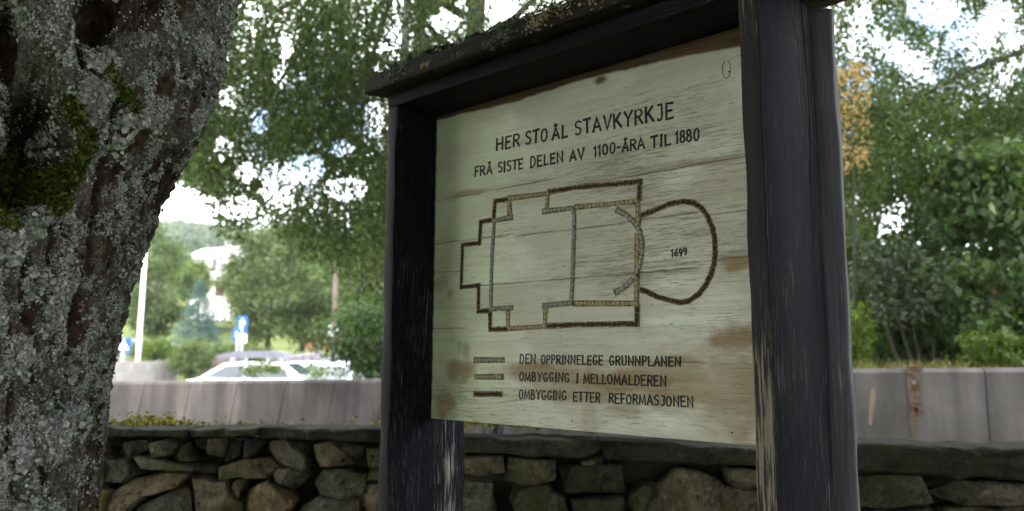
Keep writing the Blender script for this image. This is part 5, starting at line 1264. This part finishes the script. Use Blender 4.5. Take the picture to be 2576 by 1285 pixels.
leafy('broad_leaf_tree', 'mid green broad-leaved tree at the right edge with layered sprays', (2560, 900), 8.2, (2330, 370, 2900, 830), (7.4, 8.8), 165, m_fresh, .10, 62, .24, lo=.38, wid=.7, cat='tree',
      stems=(((2560, 900), (2520, 560), 8.2), ((2500, 890), (2460, 620), 8.2), ((2600, 900), (2640, 500), 8.3)))
leafy('leafy_shrub', 'green shrub with sky gap above it beside the right post', (2170, 900), 8.6, (2095, 560, 2260, 850), (8.0, 9.4), 80, m_fresh, .075, 70, .22, lo=.35, stems=(((2170, 890), (2150, 620), 8.6),))
leafy('grey_shrub', 'dull grey-leaved shrub with bare dark stems above the iron strap', (2280, 900), 7.8, (2170, 600, 2390, 790), (7.4, 8.2), 70, m_grey, .062, 60, .19, lo=.3, stems=(((2265, 905), (2205, 690), 7.7), ((2320, 905), (2265, 680), 7.8), ((2350, 905), (2345, 700), 7.9), ((2300, 905), (2235, 740), 7.7)), gaps=GR)
leafy('orange_branch', 'orange autumn sapling peeping out beside the right post', (2150, 900), 7.6, (2095, 130, 2195, 420), (7.3, 7.8), 52, m_orange, .042, 17, .15, gaps=(), lo=.3, cat='tree', stems=(((2150, 900), (2140, 250), 7.6),))
leafy('nettle_patch', 'bright green nettles over the wall at the right edge', (2500, 920), 6.9, (2420, 835, 2800, 915), (6.5, 7.2), 70, m_lime, .055, 46, .12, gaps=(), lo=.2, cat='plant')
leafy('nettle_patch', 'fresh green plants over the wall beside the right post', (2140, 920), 7.3, (2090, 770, 2200, 895), (7.0, 7.6), 46, m_lime, .055, 40, .13, gaps=(), lo=.3, cat='plant')
leafy('rose_bush', 'pink-flowered bush half hidden among the right hand shrubs', (2480, 900), 9.2, (2440, 690, 2520, 770), (8.9, 9.4), 12, m_pinkl, .05, 26, .10, gaps=(), lo=.2, stems=(((2480, 900), (2480, 720), 9.2),))
# tall dry grass along the wall top
n = 5200; x = rng.uniform(2060, 2800, n); Y = rng.uniform(6.2, 7.6, n)
B = np.array([at(a, 915, b) for a, b in zip(x, Y)]); B[:, 2] = zt(B[:, 0], B[:, 1])
hgt = rng.uniform(.05, .20, n)*(.6+.9*fbm(np.c_[B[:, 0]*3, B[:, 1], B[:, 0]*0], 2)); ln = rng.normal(size=(n, 2))*.35
a_ = rng.uniform(0, 6.28, n); sx = np.c_[np.cos(a_), np.sin(a_), np.zeros(n)]*.0045
tipv = B+np.c_[ln[:, 0]*hgt, ln[:, 1]*hgt, hgt]; midv = B+np.c_[ln[:, 0]*hgt*.3, ln[:, 1]*hgt*.3, hgt*.6]
V = np.stack([B-sx, B+sx, midv+sx*.8, tipv, midv-sx*.8], 1).reshape(-1, 3); Q = (np.arange(n)*5)[:, None]+np.arange(5)[None]
tag(quads_mesh('dry_grass', V, Q, m_leaf('dry_grass_blade', (.09, .13, .03), (.40, .32, .14), .3), attrs={'tint': ('FACE', rng.uniform(0, 1, n))}), kind='stuff')

# ------------------------------------------------------------------ summer haze over the valley
t = bpy.data.materials.new('valley_haze'); t.use_nodes = True; q = t.node_tree; q.nodes.clear()
o_ = q.nodes.new('ShaderNodeOutputMaterial'); v_ = q.nodes.new('ShaderNodeVolumePrincipled'); v_.inputs['Density'].default_value = .0003; v_.inputs['Color'].default_value = (.86, .91, 1, 1); v_.inputs['Anisotropy'].default_value = .2
q.links.new(v_.outputs[0], o_.inputs['Volume'])
mb = MB(); mb.box((-1000, -20, -2.0), (1000, 1600, 190)); tag(mb.build('haze', t), kind='stuff')
